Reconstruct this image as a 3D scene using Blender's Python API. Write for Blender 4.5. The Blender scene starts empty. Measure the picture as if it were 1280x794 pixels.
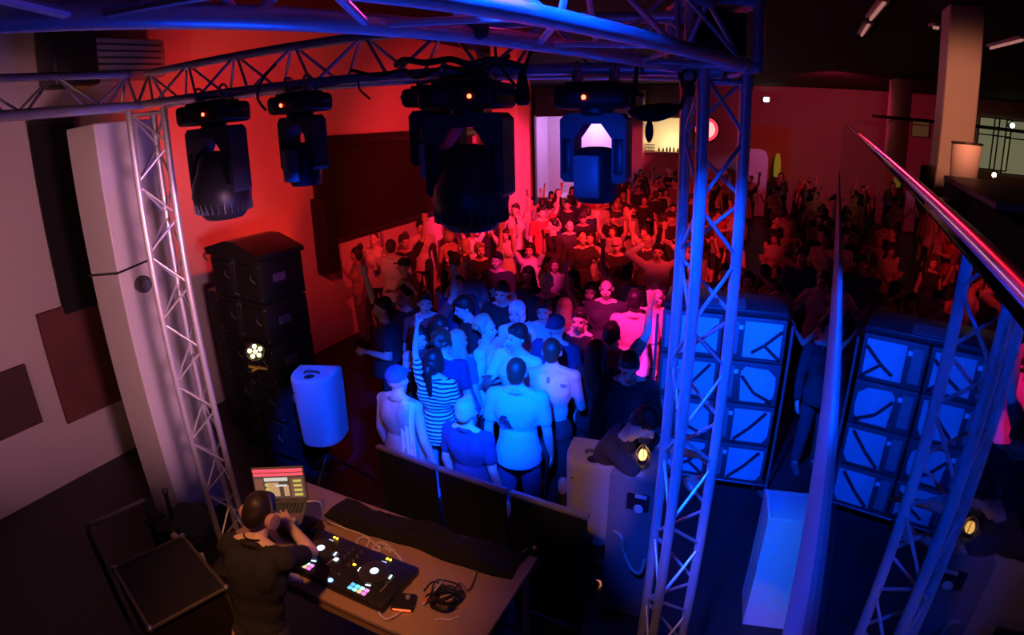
import bpy, bmesh, math, random
from mathutils import Vector as V, Matrix, noise
random.seed(7)
S = bpy.context.scene
COL = S.collection
PI = math.pi
rad = math.radians

# ------------------------------------------------------------------ camera
CAMZ = 3.5
FPX, K3, PITCH, ROLL = 723.6, -0.08239, 0.32719, -0.02369
CAMM = Matrix.Rotation(PI/2-PITCH, 4, 'X') @ Matrix.Rotation(ROLL, 4, 'Z')
cam = bpy.data.cameras.new('camera')
cam.type = 'PANO'
SW = 36.0
q = SW/1280*FPX
def setc(k, v):
    for tgt in (cam, getattr(cam, 'cycles', None)):
        if tgt is not None and hasattr(tgt, k):
            try: setattr(tgt, k, v); return
            except Exception: pass
setc('panorama_type', 'FISHEYE_LENS_POLYNOMIAL')
setc('fisheye_fov', PI)
for i, v in enumerate((0.0, -1/q, 0.0, -K3/q**3, 0.0)): setc('fisheye_polynomial_k%d' % i, v)
cam.sensor_fit = 'HORIZONTAL'; cam.sensor_width = SW; cam.sensor_height = SW*794/1280
cam.clip_start = 0.01; cam.clip_end = 200
cam_o = bpy.data.objects.new('camera', cam); COL.objects.link(cam_o)
cam_o.matrix_world = Matrix.Translation((0, 0, CAMZ)) @ CAMM
S.camera = cam_o

# measuring: the direction seen at a photo position, and where it meets a height, a distance or a wall
def ray(px, py):
    x, y = px-640, py-397
    r = math.hypot(x, y) or 1e-6
    th = r/FPX + K3*(r/FPX)**3
    return (CAMM.to_3x3() @ V((x/r*math.sin(th), -y/r*math.sin(th), -math.cos(th)))).normalized()
def at_z(px, py, z):
    d = ray(px, py); t = (z-CAMZ)/d.z
    return V((0, 0, CAMZ)) + d*t
def at_d(px, py, D):
    d = ray(px, py); t = D/math.hypot(d.x, d.y)
    return V((0, 0, CAMZ)) + d*t
PHI = rad(25.6)                      # heading of the hall's long axis
F = V((math.sin(PHI), math.cos(PHI), 0)); R = V((math.cos(PHI), -math.sin(PHI), 0)); Z = V((0, 0, 1))
def uv(u, v, z=0): return R*u + F*v + Z*z
def at_v(px, py, v):
    d = ray(px, py); return V((0, 0, CAMZ)) + d*(v/d.dot(F))
def at_u(px, py, u):
    d = ray(px, py); return V((0, 0, CAMZ)) + d*(u/d.dot(R))
def on_line(px, py, A, B):           # on the upright plane through A and B
    n = (B-A).cross(Z); d = ray(px, py); o = V((0, 0, CAMZ))
    return o + d*((A-o).dot(n)/d.dot(n))
def face_rot(az): return PI-rad(az)       # turns local -Y to the compass heading az in degrees (0 = straight away from the camera)
ROOM = -PHI                          # rotation that turns local x,y to the hall's right, forward

# ------------------------------------------------------------------ materials
MATS = {}
def mat(name, col, rough=.6, metal=0., noise_amt=0., nscale=8., spec=.5, objcol=False):
    if name in MATS: return MATS[name]
    m = bpy.data.materials.new(name); m.use_nodes = True
    nt = m.node_tree; b = nt.nodes['Principled BSDF']
    b.inputs['Roughness'].default_value = rough; b.inputs['Metallic'].default_value = metal
    b.inputs['Specular IOR Level'].default_value = spec
    src = None
    if objcol:
        oi = nt.nodes.new('ShaderNodeObjectInfo'); src = oi.outputs['Color']
    else:
        b.inputs['Base Color'].default_value = (*col, 1)
    if noise_amt:
        tc = nt.nodes.new('ShaderNodeTexCoord'); nz = nt.nodes.new('ShaderNodeTexNoise')
        nz.inputs['Scale'].default_value = nscale; nz.inputs['Detail'].default_value = 5
        nt.links.new(tc.outputs['Object'], nz.inputs['Vector'])
        mr = nt.nodes.new('ShaderNodeMapRange'); mr.inputs['To Min'].default_value = 1-noise_amt; mr.inputs['To Max'].default_value = 1+noise_amt*.6
        nt.links.new(nz.outputs['Fac'], mr.inputs['Value'])
        mx = nt.nodes.new('ShaderNodeMix'); mx.data_type = 'RGBA'; mx.blend_type = 'MULTIPLY'; mx.inputs[0].default_value = 1
        if src: nt.links.new(src, mx.inputs[6])
        else: mx.inputs[6].default_value = (*col, 1)
        nt.links.new(mr.outputs['Result'], mx.inputs[7]); src = mx.outputs[2]
        bp = nt.nodes.new('ShaderNodeBump'); bp.inputs['Strength'].default_value = .12; bp.inputs['Distance'].default_value = .02
        nt.links.new(nz.outputs['Fac'], bp.inputs['Height']); nt.links.new(bp.outputs['Normal'], b.inputs['Normal'])
    if src: nt.links.new(src, b.inputs['Base Color'])
    MATS[name] = m; return m
def emit(name, col, st):
    if name in MATS: return MATS[name]
    m = bpy.data.materials.new(name); m.use_nodes = True
    b = m.node_tree.nodes['Principled BSDF']
    b.inputs['Base Color'].default_value = (*[c*.5 for c in col], 1)
    b.inputs['Emission Color'].default_value = (*col, 1); b.inputs['Emission Strength'].default_value = st
    MATS[name] = m; return m
def glass_mat():
    m = bpy.data.materials.new('balustrade glass'); m.use_nodes = True; nt = m.node_tree; nt.nodes.clear()
    o = nt.nodes.new('ShaderNodeOutputMaterial'); mx = nt.nodes.new('ShaderNodeMixShader')
    t = nt.nodes.new('ShaderNodeBsdfTransparent'); t.inputs['Color'].default_value = (.55, .6, .62, 1)
    g = nt.nodes.new('ShaderNodeBsdfGlossy'); g.inputs['Roughness'].default_value = 0.0
    fr = nt.nodes.new('ShaderNodeFresnel'); fr.inputs['IOR'].default_value = 1.9
    ge = nt.nodes.new('ShaderNodeNewGeometry'); s = nt.nodes.new('ShaderNodeMath'); s.operation = 'SUBTRACT'; s.inputs[0].default_value = 1
    mu = nt.nodes.new('ShaderNodeMath'); mu.operation = 'MULTIPLY'
    nt.links.new(ge.outputs['Backfacing'], s.inputs[1]); nt.links.new(fr.outputs[0], mu.inputs[0]); nt.links.new(s.outputs[0], mu.inputs[1])
    nt.links.new(mu.outputs[0], mx.inputs[0]); nt.links.new(t.outputs[0], mx.inputs[1]); nt.links.new(g.outputs[0], mx.inputs[2])
    nt.links.new(mx.outputs[0], o.inputs[0]); return m
ALU = mat('brushed aluminium', (.78, .78, .8), .38, .55)
BLACK = mat('black plastic', (.018, .018, .02), .42)
BLACKM = mat('black matt', (.012, .012, .013), .75)
GREYP = mat('dark grey plastic', (.07, .07, .08), .45)
STEEL = mat('steel', (.5, .5, .52), .35, .9)
WHITE = mat('white paint', (.72, .7, .68), .6, noise_amt=.08, nscale=3)
WALLM = mat('plaster', (.56, .5, .46), .85, noise_amt=.14, nscale=1.2)
FARM = mat('far plaster', (.5, .45, .42), .85, noise_amt=.1, nscale=1.0)
CEILM = mat('black ceiling paint', (.004, .003, .005), .9)
FLOORM = mat('dark floor', (.02, .016, .019), .45, noise_amt=.35, nscale=2.5)
DRAPE = mat('black drape', (.008, .007, .008), .95)
PLYW = mat('varnished plywood', (.42, .27, .16), .45, noise_amt=.22, nscale=6)
SKIN = mat('skin', (1, 1, 1), .55, objcol=True)
FAB = mat('cloth', (1, 1, 1), .9, objcol=True, noise_amt=.12, nscale=30)
HAIRM = mat('hair', (1, 1, 1), .5, objcol=True, noise_amt=.3, nscale=60)
EYEM = mat('eye', (.02, .015, .012), .2)
GLASS = glass_mat()
CABLE = mat('black rubber', (.012, .012, .013), .5)
PALEC = mat('pale cable', (.72, .66, .62), .5)
LEDR = emit('red status led', (1, .05, .02), 14)
LEDB = emit('blue led', (.1, .3, 1), 7)
LEDW = emit('white led', (.6, .8, 1), 1.7)
LEDO = emit('orange led', (1, .5, .03), 4)

# ------------------------------------------------------------------ mesh building
class MB:
    def __init__(s): s.v = []; s.f = []
    def add(s, vs, fs):
        o = len(s.v); s.v += [tuple(x) for x in vs]; s.f += [tuple(i+o for i in f) for f in fs]; return s
    def box(s, c, d, rz=0, M=None):
        h = [x/2 for x in d]; c = V(c)
        m = M or Matrix.Rotation(rz, 3, 'Z')
        vs = [c + m @ V((sx*h[0], sy*h[1], sz*h[2])) for sz in (-1, 1) for sy in (-1, 1) for sx in (-1, 1)]
        return s.add(vs, [(0, 2, 3, 1), (4, 5, 7, 6), (0, 1, 5, 4), (2, 6, 7, 3), (0, 4, 6, 2), (1, 3, 7, 5)])
    def rbox(s, c, d, b=.01, n=2, rz=0, M=None):      # box with rounded edges
        bm = bmesh.new(); bmesh.ops.create_cube(bm, size=1)
        for v in bm.verts: v.co = V((v.co.x*d[0], v.co.y*d[1], v.co.z*d[2]))
        bmesh.ops.bevel(bm, geom=bm.edges[:], offset=b, segments=n, affect='EDGES', profile=.5)
        m = M or Matrix.Rotation(rz, 3, 'Z'); c = V(c)
        bm.verts.ensure_lookup_table()
        s.add([c + m @ v.co for v in bm.verts], [[v.index for v in f.verts] for f in bm.faces]); bm.free(); return s
    def tube(s, p, q, r, n=10, r2=None):
        p, q = V(p), V(q); d = (q-p)
        if d.length < 1e-6: return s
        d.normalize(); a = d.orthogonal().normalized(); b = d.cross(a); r2 = r if r2 is None else r2
        vs = [p+(a*math.cos(t)+b*math.sin(t))*r for t in [2*PI*i/n for i in range(n)]]
        vs += [q+(a*math.cos(t)+b*math.sin(t))*r2 for t in [2*PI*i/n for i in range(n)]]
        fs = [(i, (i+1) % n, n+(i+1) % n, n+i) for i in range(n)] + [tuple(range(n-1, -1, -1)), tuple(range(n, 2*n))]
        return s.add(vs, fs)
    def path(s, pts, r, n=6, sub=6, closed=False):     # smooth swept cable
        P = [V(p) for p in pts]; Q = []
        for i in range(len(P)-1):
            p0, p1, p2, p3 = P[max(i-1, 0)], P[i], P[i+1], P[min(i+2, len(P)-1)]
            for k in range(sub):
                t = k/sub
                Q.append(.5*((2*p1)+(p2-p0)*t+(2*p0-5*p1+4*p2-p3)*t*t+(3*p1-p0-3*p2+p3)*t**3))
        Q.append(P[-1]); vs = []; fs = []; a = None
        for i, p in enumerate(Q):
            d = (Q[min(i+1, len(Q)-1)]-Q[max(i-1, 0)])
            d = d.normalized() if d.length > 1e-9 else Z
            a = (a - d*a.dot(d)).normalized() if a is not None and (a-d*a.dot(d)).length > 1e-4 else d.orthogonal().normalized()
            b = d.cross(a)
            vs += [p+(a*math.cos(2*PI*k/n)+b*math.sin(2*PI*k/n))*r for k in range(n)]
        for i in range(len(Q)-1):
            fs += [(i*n+k, i*n+(k+1) % n, (i+1)*n+(k+1) % n, (i+1)*n+k) for k in range(n)]
        fs += [tuple(range(n-1, -1, -1)), tuple(range((len(Q)-1)*n, len(Q)*n))]
        return s.add(vs, fs)
    def cap(s, p, q, r1, r2, n=12, m=4):               # tapered capsule
        p, q = V(p), V(q); d = q-p
        d = d.normalized() if d.length > 1e-6 else V((0, 0, 1)); a = d.orthogonal().normalized(); b = d.cross(a)
        rings = [(p, -math.cos(PI/2*i/m)*r1, math.sin(PI/2*i/m)*r1) for i in range(1, m+1)] + [(q, math.sin(PI/2*i/m)*r2, math.cos(PI/2*i/m)*r2) for i in range(0, m)]
        vs = [p-d*r1]
        for c, h, r in rings: vs += [c+d*h+(a*math.cos(2*PI*k/n)+b*math.sin(2*PI*k/n))*r for k in range(n)]
        vs.append(q+d*r2); L = len(rings); fs = [(0, 1+(k+1) % n, 1+k) for k in range(n)]
        for i in range(L-1): fs += [(1+i*n+k, 1+i*n+(k+1) % n, 1+(i+1)*n+(k+1) % n, 1+(i+1)*n+k) for k in range(n)]
        e = 1+L*n; fs += [(e, 1+(L-1)*n+k, 1+(L-1)*n+(k+1) % n) for k in range(n)]
        return s.add(vs, fs)
    def ell(s, c, r, M=None, n=16, m=10):              # ellipsoid
        c = V(c); M = M or Matrix.Identity(3); vs = [c+M@V((0, 0, -r[2]))]
        for i in range(1, m):
            t = -PI/2+PI*i/m
            vs += [c+M@V((r[0]*math.cos(t)*math.cos(2*PI*k/n), r[1]*math.cos(t)*math.sin(2*PI*k/n), r[2]*math.sin(t))) for k in range(n)]
        vs.append(c+M@V((0, 0, r[2]))); fs = [(0, 1+(k+1) % n, 1+k) for k in range(n)]
        for i in range(m-2): fs += [(1+i*n+k, 1+i*n+(k+1) % n, 1+(i+1)*n+(k+1) % n, 1+(i+1)*n+k) for k in range(n)]
        e = 1+(m-1)*n; fs += [(e, 1+(m-2)*n+k, 1+(m-2)*n+(k+1) % n) for k in range(n)]
        return s.add(vs, fs)
    def lathe(s, prof, c=(0, 0, 0), n=24, M=None, cap=True):
        c = V(c); M = M or Matrix.Identity(3); vs = []
        for r, z in prof: vs += [c+M@V((r*math.cos(2*PI*k/n), r*math.sin(2*PI*k/n), z)) for k in range(n)]
        fs = []
        for i in range(len(prof)-1): fs += [(i*n+k, i*n+(k+1) % n, (i+1)*n+(k+1) % n, (i+1)*n+k) for k in range(n)]
        if cap: fs += [tuple(range(n-1, -1, -1)), tuple(range((len(prof)-1)*n, len(prof)*n))]
        return s.add(vs, fs)
    def prism(s, poly, a, b, fn):                      # polygon swept from a to b; fn(x, y, t) -> point
        n = len(poly); vs = [fn(x, y, a) for x, y in poly]+[fn(x, y, b) for x, y in poly]
        fs = [tuple(range(n-1, -1, -1)), tuple(range(n, 2*n))]+[(i, (i+1) % n, n+(i+1) % n, n+i) for i in range(n)]
        return s.add(vs, fs)
    def torus(s, c, R_, r, M=None, n=24, m=8):
        c = V(c); M = M or Matrix.Identity(3); vs = []; fs = []
        for i in range(n):
            A = 2*PI*i/n
            vs += [c+M@V(((R_+r*math.cos(2*PI*k/m))*math.cos(A), (R_+r*math.cos(2*PI*k/m))*math.sin(A), r*math.sin(2*PI*k/m))) for k in range(m)]
        for i in range(n): fs += [(i*m+k, ((i+1) % n)*m+k, ((i+1) % n)*m+(k+1) % m, i*m+(k+1) % m) for k in range(m)]
        return s.add(vs, fs)
    def mesh(s, name, smooth=None):
        me = bpy.data.meshes.new(name); me.from_pydata(s.v, [], s.f)
        bm = bmesh.new(); bm.from_mesh(me); bmesh.ops.recalc_face_normals(bm, faces=bm.faces[:])
        if smooth is not None:
            for f in bm.faces: f.smooth = True
            for e in bm.edges:
                if len(e.link_faces) == 2 and e.calc_face_angle(0) > smooth: e.smooth = False
        bm.to_mesh(me); bm.free(); return me
    def build(s, name, m, parent=None, smooth=.6, loc=None, rz=0):
        return link(name, s.mesh(name, smooth), m, parent, loc, rz)
def link(name, me, m, parent=None, loc=None, rz=0):
    o = bpy.data.objects.new(name, me); COL.objects.link(o)
    if m and not me.materials: me.materials.append(m)
    if parent: o.parent = parent
    if loc is not None: o.location = loc
    if rz: o.rotation_euler = (0, 0, rz)
    return o
def tag(o, label=None, cat=None, group=None, kind=None):
    if label: o['label'] = label
    if cat: o['category'] = cat
    if group: o['group'] = group
    if kind: o['kind'] = kind
    return o
def thing(name, label, cat, loc=(0, 0, 0), rz=0, group=None):
    o = bpy.data.objects.new(name, None); COL.objects.link(o); o.empty_display_size = .1
    o.location = loc; o.rotation_euler = (0, 0, rz); return tag(o, label, cat, group)
def struct(name, mb, m, smooth=None): return tag(mb.build(name, m, None, smooth), kind='structure')
def dup(root, loc=None, rz=None, label=None, group=None):
    c = root.copy(); COL.objects.link(c)
    if loc is not None: c.location = loc
    if rz is not None: c.rotation_euler = (0, 0, rz)
    if label: c['label'] = label
    if group: c['group'] = group
    for ch in root.children:
        d = ch.copy(); COL.objects.link(d); d.parent = c
        for g in ch.children:
            e = g.copy(); COL.objects.link(e); e.parent = d
    return c
ROT3 = Matrix.Rotation(ROOM, 3, 'Z')
# ------------------------------------------------------------------ the hall
WU = -6.71; VF = 26.0; CZ = 5.3
struct('floor', MB().box(uv(0, 11, -.1), (34, 36, .2), ROOM), FLOORM)
struct('ceiling', MB().box(uv(0, 11, CZ+.1), (34, 36, .2), ROOM), CEILM)
struct('wall_left', MB().box(uv(WU-.1, 4.3, CZ/2), (.2, 22.6, CZ), ROOM), WALLM)
struct('wall_side', MB().box(uv(WU-5.2, 15.5, CZ/2), (10, .2, CZ), ROOM), WALLM)
def uz(px, py, v):
    p = at_v(px, py, v); return p.dot(R), p.z
# far wall with a lilac-lit doorway and a serving hatch
du0, dz1 = uz(668, 146, VF); du1, dz0 = uz(786, 228, VF); dz0 = 0
hu0, hz1 = uz(804, 147, VF); hu1, hz0 = uz(852, 190, VF)
fw = MB()
def wb(u0, u1, z0, z1): fw.box(uv((u0+u1)/2, VF+.15, (z0+z1)/2), (u1-u0, .3, z1-z0), ROOM)
wb(-16, du0, 0, CZ); wb(du0, du1, dz1, CZ); wb(du1, hu0, 0, CZ); wb(hu0, hu1, 0, hz0); wb(hu0, hu1, hz1, CZ); wb(hu1, 16, 0, CZ)
struct('wall_far', fw, FARM)
def room_niche(name, u0, u1, z0, z1, dep, m):
    b = MB(); w = u1-u0+.6; zc = (z0+z1)/2; uc = (u0+u1)/2
    b.box(uv(uc, VF+.3+dep, zc), (w+.2, .1, z1-z0+.8), ROOM)
    for s in (-1, 1): b.box(uv(uc+s*(w/2+.05), VF+.3+dep/2, zc), (.1, dep, z1-z0+.8), ROOM)
    b.box(uv(uc, VF+.3+dep/2, z1+.35), (w+.2, dep, .1), ROOM); b.box(uv(uc, VF+.3+dep/2, z0-.35), (w+.2, dep, .1), ROOM)
    struct(name, b, m)
room_niche('wall_lobby', du0, du1, .36, dz1, 2.2, WHITE)
room_niche('wall_bar', hu0, hu1, hz0, hz1, 1.6, WHITE)
# shelf with things on the sill of the hatch
sill = MB().box(uv((hu0+hu1)/2, VF-.08, hz0-.04), (hu1-hu0+.2, .46, .06), ROOM); struct('trim_hatch', sill, WHITE)
cr = thing('bottle_crate', 'small wire crate standing at one end of the bright hatch sill', 'crate', uv(hu0+.3, VF-.05, hz0-.01), ROOM)
b = MB()
for i in range(5):
    b.tube((-.22+.11*i, -.1, 0), (-.22+.11*i, -.1, .3), .012, 6)
    b.tube((-.22+.11*i, .1, 0), (-.22+.11*i, .1, .3), .012, 6)
for z in (.02, .15, .3):
    for y in (-.1, .1): b.tube((-.24, y, z), (.24, y, z), .012, 6)
    for x in (-.22, .22): b.tube((x, -.1, z), (x, .1, z), .012, 6)
b.build('wire_frame', BLACK, cr); MB().box((0, 0, .012), (.44, .2, .012)).build('bottom_tray', BLACK, cr)
for i in range(6):
    u = hu0+.75+i*.17+random.uniform(-.03, .03); h = random.uniform(.18, .34)
    bt = MB().lathe([(.035, 0), (.04, .01), (.04, h*.6), (.016, h*.75), (.014, h), (.014, h+.002)], n=12)
    tag(bt.build('bottle', BLACK, None, .6, uv(u, VF-.02, hz0-.01)), 'dark bottle silhouetted on the sill of the bright hatch', 'bottle', 'bottles on the hatch sill')
# pilaster and doorway frame beside the door
def fbox(name, x0, x1, y0, y1, v, dep, m, zfloor=True):
    a, z1 = uz(x0, y0, v); c, z0 = uz(x1, y1, v)
    if zfloor: z0 = 0
    return struct(name, MB().box(uv((a+c)/2, v+dep/2, (z0+z1)/2), (c-a, dep, z1-z0), ROOM), m)
fbox('trim_doorway', 660, 669, 118, 228, 25.8, .2, mat('dark timber', (.1, .06, .05), .6))
fbox('trim_pilaster', 789, 802, 112, 236, 25.3, .6, WHITE)
# red round lamp on the far wall, and small bright sign
p = at_v(884, 162, 25.7)
t = thing('round_wall_lamp', 'glowing red round lamp on the far wall behind the right truss tower', 'lamp', p, ROOM)
M = Matrix.Rotation(PI/2, 3, 'X')
MB().lathe([(.1, -.02), (.5, -.02), (.56, .05), (.56, .16), (.5, .2)], n=32, M=M).build('lamp_housing', BLACK, t)
MB().lathe([(.02, .23), (.25, .235), (.49, .2), (.49, .15)], n=32, M=M).build('lamp_lens', emit('red lamp glow', (1, .03, .06), 2.2), t)
MB().lathe([(.01, .255), (.3, .25), (.36, .24), (.36, .2)], n=32, M=M).build('lamp_core', emit('hot lamp core', (1, .3, .28), 2.0), t)
p = at_v(958, 125, 25.8)
t = thing('emergency_light', 'tiny white emergency light high on the far wall', 'light', p, ROOM)
MB().rbox((0, 0, 0), (.3, .1, .26), .02).build('light_case', WHITE, t); MB().box((0, -.06, .02), (.2, .03, .16)).build('light_lens', emit('emergency glow', (.75, 1, .95), 8), t)
p = at_v(972, 202, 25.2)
t = thing('glowing_bottle_display', 'slim olive yellow lit display standing against the far wall', 'display', (p.x, p.y, 0), ROOM)
MB().rbox((0, 0, .8), (.5, .3, 1.6), .02).build('display_base', BLACK, t); MB().lathe([(.1, 1.6), (.14, 1.7), (.14, 2.2), (.09, 2.45), (.08, 2.55)], n=20).build('display_glow', emit('olive glow', (.65, .5, .05), .18), t)
p = at_v(943, 224, 24.4); ptop = at_v(943, 186, 24.4).z
t = thing('rounded_panel', 'pale lilac rounded panel standing far back right of the tower tubes', 'panel', (p.x, p.y, 0), ROOM)
MB().prism([(-.5, .05), (.5, .05), (.5, ptop-.35), (.4, ptop-.1), (.2, ptop), (-.2, ptop), (-.4, ptop-.1), (-.5, ptop-.35)], -.06, .06, lambda x, y, a: V((x, a, y))).build('panel_board', mat('pale board', (.75, .68, .72), .6), t, .4)
MB().rbox((0, 0, .025), (1.0, .5, .05), .01).build('panel_base', BLACK, t)
# brown door leaf on the far wall
a, z1 = uz(940, 157, VF); c, _ = uz(985, 200, VF)
t = struct('door_1', MB().box(uv((a+c)/2, VF-.03, z1/2), (c-a, .08, z1), ROOM), mat('ochre door', (.5, .27, .1), .6))
# windows on the far right
gl = emit('lit window', (.62, .62, .34), .2)
dk = mat('window bars', (.2, .19, .14), .6)
for i, (x0, x1, y0, y1) in enumerate(((1140, 1160, 148, 172), (1224, 1241, 146, 212), (1243, 1256, 148, 214), (1258, 1283, 150, 220))):
    a, z1 = uz(x0, y0, VF); c, z0 = uz(x1, y1, VF)
    o = struct('window_%d' % (i+1), MB().box(uv((a+c)/2, VF-.04, (z0+z1)/2), (c-a, .06, z1-z0), ROOM), gl if i else emit('dim lit window', (.4, .25, .1), .08))
    fr = MB()
    for k in (0, 2): fr.box(uv(a+(c-a)*k/2, VF-.09, (z0+z1)/2), (.05, .08, z1-z0), ROOM)
    for k in (0, 2, 3): fr.box(uv((a+c)/2, VF-.09, z0+(z1-z0)*k/3), (c-a, .08, .05), ROOM)
    fr.build('window_frame', dk, o)
p = at_v(1262, 157, 25.3)
t = thing('wall_spot', 'small round white spotlight above the far right windows', 'lamp', p, ROOM)
MB().lathe([(.04, 0), (.1, .02), (.12, .25), (.12, .3)], n=16, M=Matrix.Rotation(PI/2, 3, 'X')).build('spot_body', BLACK, t)
MB().lathe([(.02, .31), (.1, .3)], n=16, M=Matrix.Rotation(PI/2, 3, 'X')).build('spot_lens', emit('spot glow', (.7, .9, .75), 4), t)
# pillars
def pillar(name, x0, x1, D, m, w=None, bot=0.):
    c = at_d((x0+x1)/2, 130, D); w = w or 1.
    return struct(name, MB().rbox((c.x, c.y, (CZ+bot)/2), (w, w, CZ-bot), .03, 2, ROOM), m)
A = at_d(640, 200, 13.2); struct('trim_pillar', MB().box((A.x, A.y, CZ/2), (.62, .62, CZ), ROOM), WHITE)
cc = at_d(177, 400, 5.62)
CT = 3.78; struct('trim_column', MB().rbox((cc.x, cc.y, CT/2), (.53, .53, CT), .012, 2, ROOM), WHITE)
# black screen and drapes along the left wall
def wall_quad(name, x0, x1, ya, yb, u, th, m, label, cat, ztop=None, zbot=None):
    p0 = at_u(x0, ya, u); p1 = at_u(x1, yb, u)
    v0, v1 = p0.dot(F), p1.dot(F); zt = ztop if ztop is not None else p0.z; zb = zbot if zbot is not None else p1.z
    o = MB().rbox((0, 0, (zt-zb)/2), (th, abs(v1-v0), abs(zt-zb)), .01, 1).build(name, m, None, None, uv(u, (v0+v1)/2, zb), ROOM)
    return tag(o, label, cat)
t = thing('projection_screen', 'long black screen box on the red lit side wall', 'screen', (0, 0, 0))
p0 = at_u(399, 297, WU+.12); p1 = at_u(590, 250, WU+.12); v0, v1 = p0.dot(F), p1.dot(F); vm = (v0+v1)/2
t.location = uv(WU+.14, vm, 1.8); t.rotation_euler = (0, 0, ROOM)
MB().box((0, 0, .78), (.1, v1-v0, 1.5)).build('screen_cloth', DRAPE, t)
MB().rbox((.02, 0, 1.6), (.2, v1-v0+.1, .18), .03).build('screen_case', BLACK, t)
MB().tube((0.02, -(v1-v0)/2, 0), (.02, (v1-v0)/2, 0), .04, 10).build('bottom_bar', BLACK, t)
pp = at_u(412, 340, WU+.2)
tag(MB().rbox((0, 0, .6), (.3, .26, 1.2), .02).build('cloth_wing', DRAPE, None, None, uv(WU+.2, pp.dot(F), pp.z), ROOM), 'narrow black drape hanging at the near end of the long black screen', 'drape')
# lower panelling joint on the red wall
pq = at_u(478, 300, WU+.03); struct('trim_1', MB().box(uv(WU+.02, pq.dot(F), .9), (.05, .05, 1.8), ROOM), mat('joint strip', (.3, .26, .24), .7))
# near part of the left wall
pa = at_u(43, 152, WU+.1); pb = at_u(88, 152, WU+.1); bw_ = pb.dot(F)-pa.dot(F)+.1
t = thing('wall_hanging', 'tall narrow black banner on the wall behind the white column', 'banner', uv(WU+.09, (pa.dot(F)+pb.dot(F))/2-.02, 0), ROOM)
MB().box((0, 0, (at_u(76, 152, WU).z+at_u(95, 386, WU).z)/2), (.05, bw_, at_u(76, 152, WU).z-at_u(95, 386, WU).z)).build('banner_cloth', DRAPE, t)
MB().tube((.02, -bw_*.52, at_u(76, 152, WU).z), (.02, bw_*.52, at_u(76, 152, WU).z), .025, 10).build('banner_rod', BLACK, t)
pa = at_u(46, 394, WU+.08); pb = at_u(152, 500, WU+.08)
t = thing('canvas_painting', 'dim brownish red canvas on the wall left of the white column', 'painting', uv(WU+.06, (pa.dot(F)+pb.dot(F))/2, pb.z), ROOM)
w = pb.dot(F)-pa.dot(F); h = pa.z-pb.z
MB().rbox((0, 0, h/2), (.05, w, h), .008).build('canvas', mat('maroon canvas', (.16, .05, .045), .85, noise_amt=.5, nscale=2.2), t)
pa = at_u(-8, 470, WU+.08); pb = at_u(16, 545, WU+.08)
tag(MB().rbox((0, 0, (pa.z-pb.z)/2), (.05, .5, pa.z-pb.z), .01).build('notice_panel', mat('dark panel', (.07, .03, .03), .8), None, None, uv(WU+.06, pa.dot(F)+.1, pb.z), ROOM), 'dark panel on the wall cut by the left edge of the photo', 'panel')
p = at_u(83, 62, WU+.3)
t = thing('wall_loudspeaker', 'black loudspeaker high on the wall above the left truss', 'speaker', p, ROOM)
MB().rbox((0, 0, 0), (.42, .5, .78), .03).build('cabinet', BLACK, t); MB().rbox((.215, 0, 0), (.02, .42, .68), .008).build('grille', BLACKM, t); MB().box((-.25, 0, 0), (.16, .1, .1)).build('wall_bracket', STEEL, t)
p = at_u(135, 75, WU+.3)
t = thing('ventilation_unit', 'mauve ventilation unit on the wall beside the high black loudspeaker', 'air conditioner', p, ROOM)
MB().rbox((0, 0, 0), (.4, 1.25, .42), .04).build('casing', mat('vent casing', (.4, .36, .36), .6), t)
b = MB()
for k in range(5): b.box((.21, 0, -.15+.07*k), (.02, 1.1, .012))
b.build('louvres', GREYP, t)
p = at_u(112, 60, WU+.12); tag(MB().rbox((0, 0, 0), (.2, .22, .3), .02).build('junction_box', mat('red box', (.4, .12, .08), .6), None, .6, p, ROOM), 'small reddish box on the wall between loudspeaker and ventilation unit', 'box')
p = at_u(90, 88, WU+.2); tag(MB().lathe([(.05, 0), (.2, .02), (.24, .1), (.18, .22), (.05, .25)], n=20, M=Matrix.Rotation(PI/2, 3, 'Y')).build('wall_sconce', mat('olive shade', (.45, .36, .12), .6), None, .6, p, ROOM), 'olive wall sconce just under the high black loudspeaker', 'lamp')
# column fittings
nrm = R
sp = at_d(177, 355, 5.36)
t = thing('surface_lamp', 'small round dark lamp on the white column', 'lamp', sp, ROOM)
Mx = Matrix.Rotation(PI/2, 3, 'Y')
MB().lathe([(.02, -.04), (.06, -.04), (.075, 0), (.075, .05), (.06, .075)], n=24, M=Mx).build('lamp_body', GREYP, t)
MB().lathe([(.008, .085), (.045, .083), (.056, .07)], n=24, M=Mx).build('lamp_lens', mat('lamp lens', (.12, .11, .1), .1), t)
h2 = .53/2+.012
zc = at_d(140, 351, 5.3).z
ring = [cc+ROT3@V((-h2, h2, 0)), cc+ROT3@V((-h2, -h2, -.0)), cc+ROT3@V((h2, -h2, 0)), cc+ROT3@V((h2, h2*.2, 0))]
b = MB()
for i, (p0, p1) in enumerate(zip(ring, ring[1:])):
    p0 = p0.copy(); p1 = p1.copy(); p0.z = p1.z = zc
    p0.z += (.1, 0, .06)[i]; p1.z += (0, .06, .1)[i]
    b.tube(p0, p1, .009, 8)
tag(b.build('column_cable', CABLE, None), 'thin dark cable wrapped around the white column', 'cable')
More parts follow.
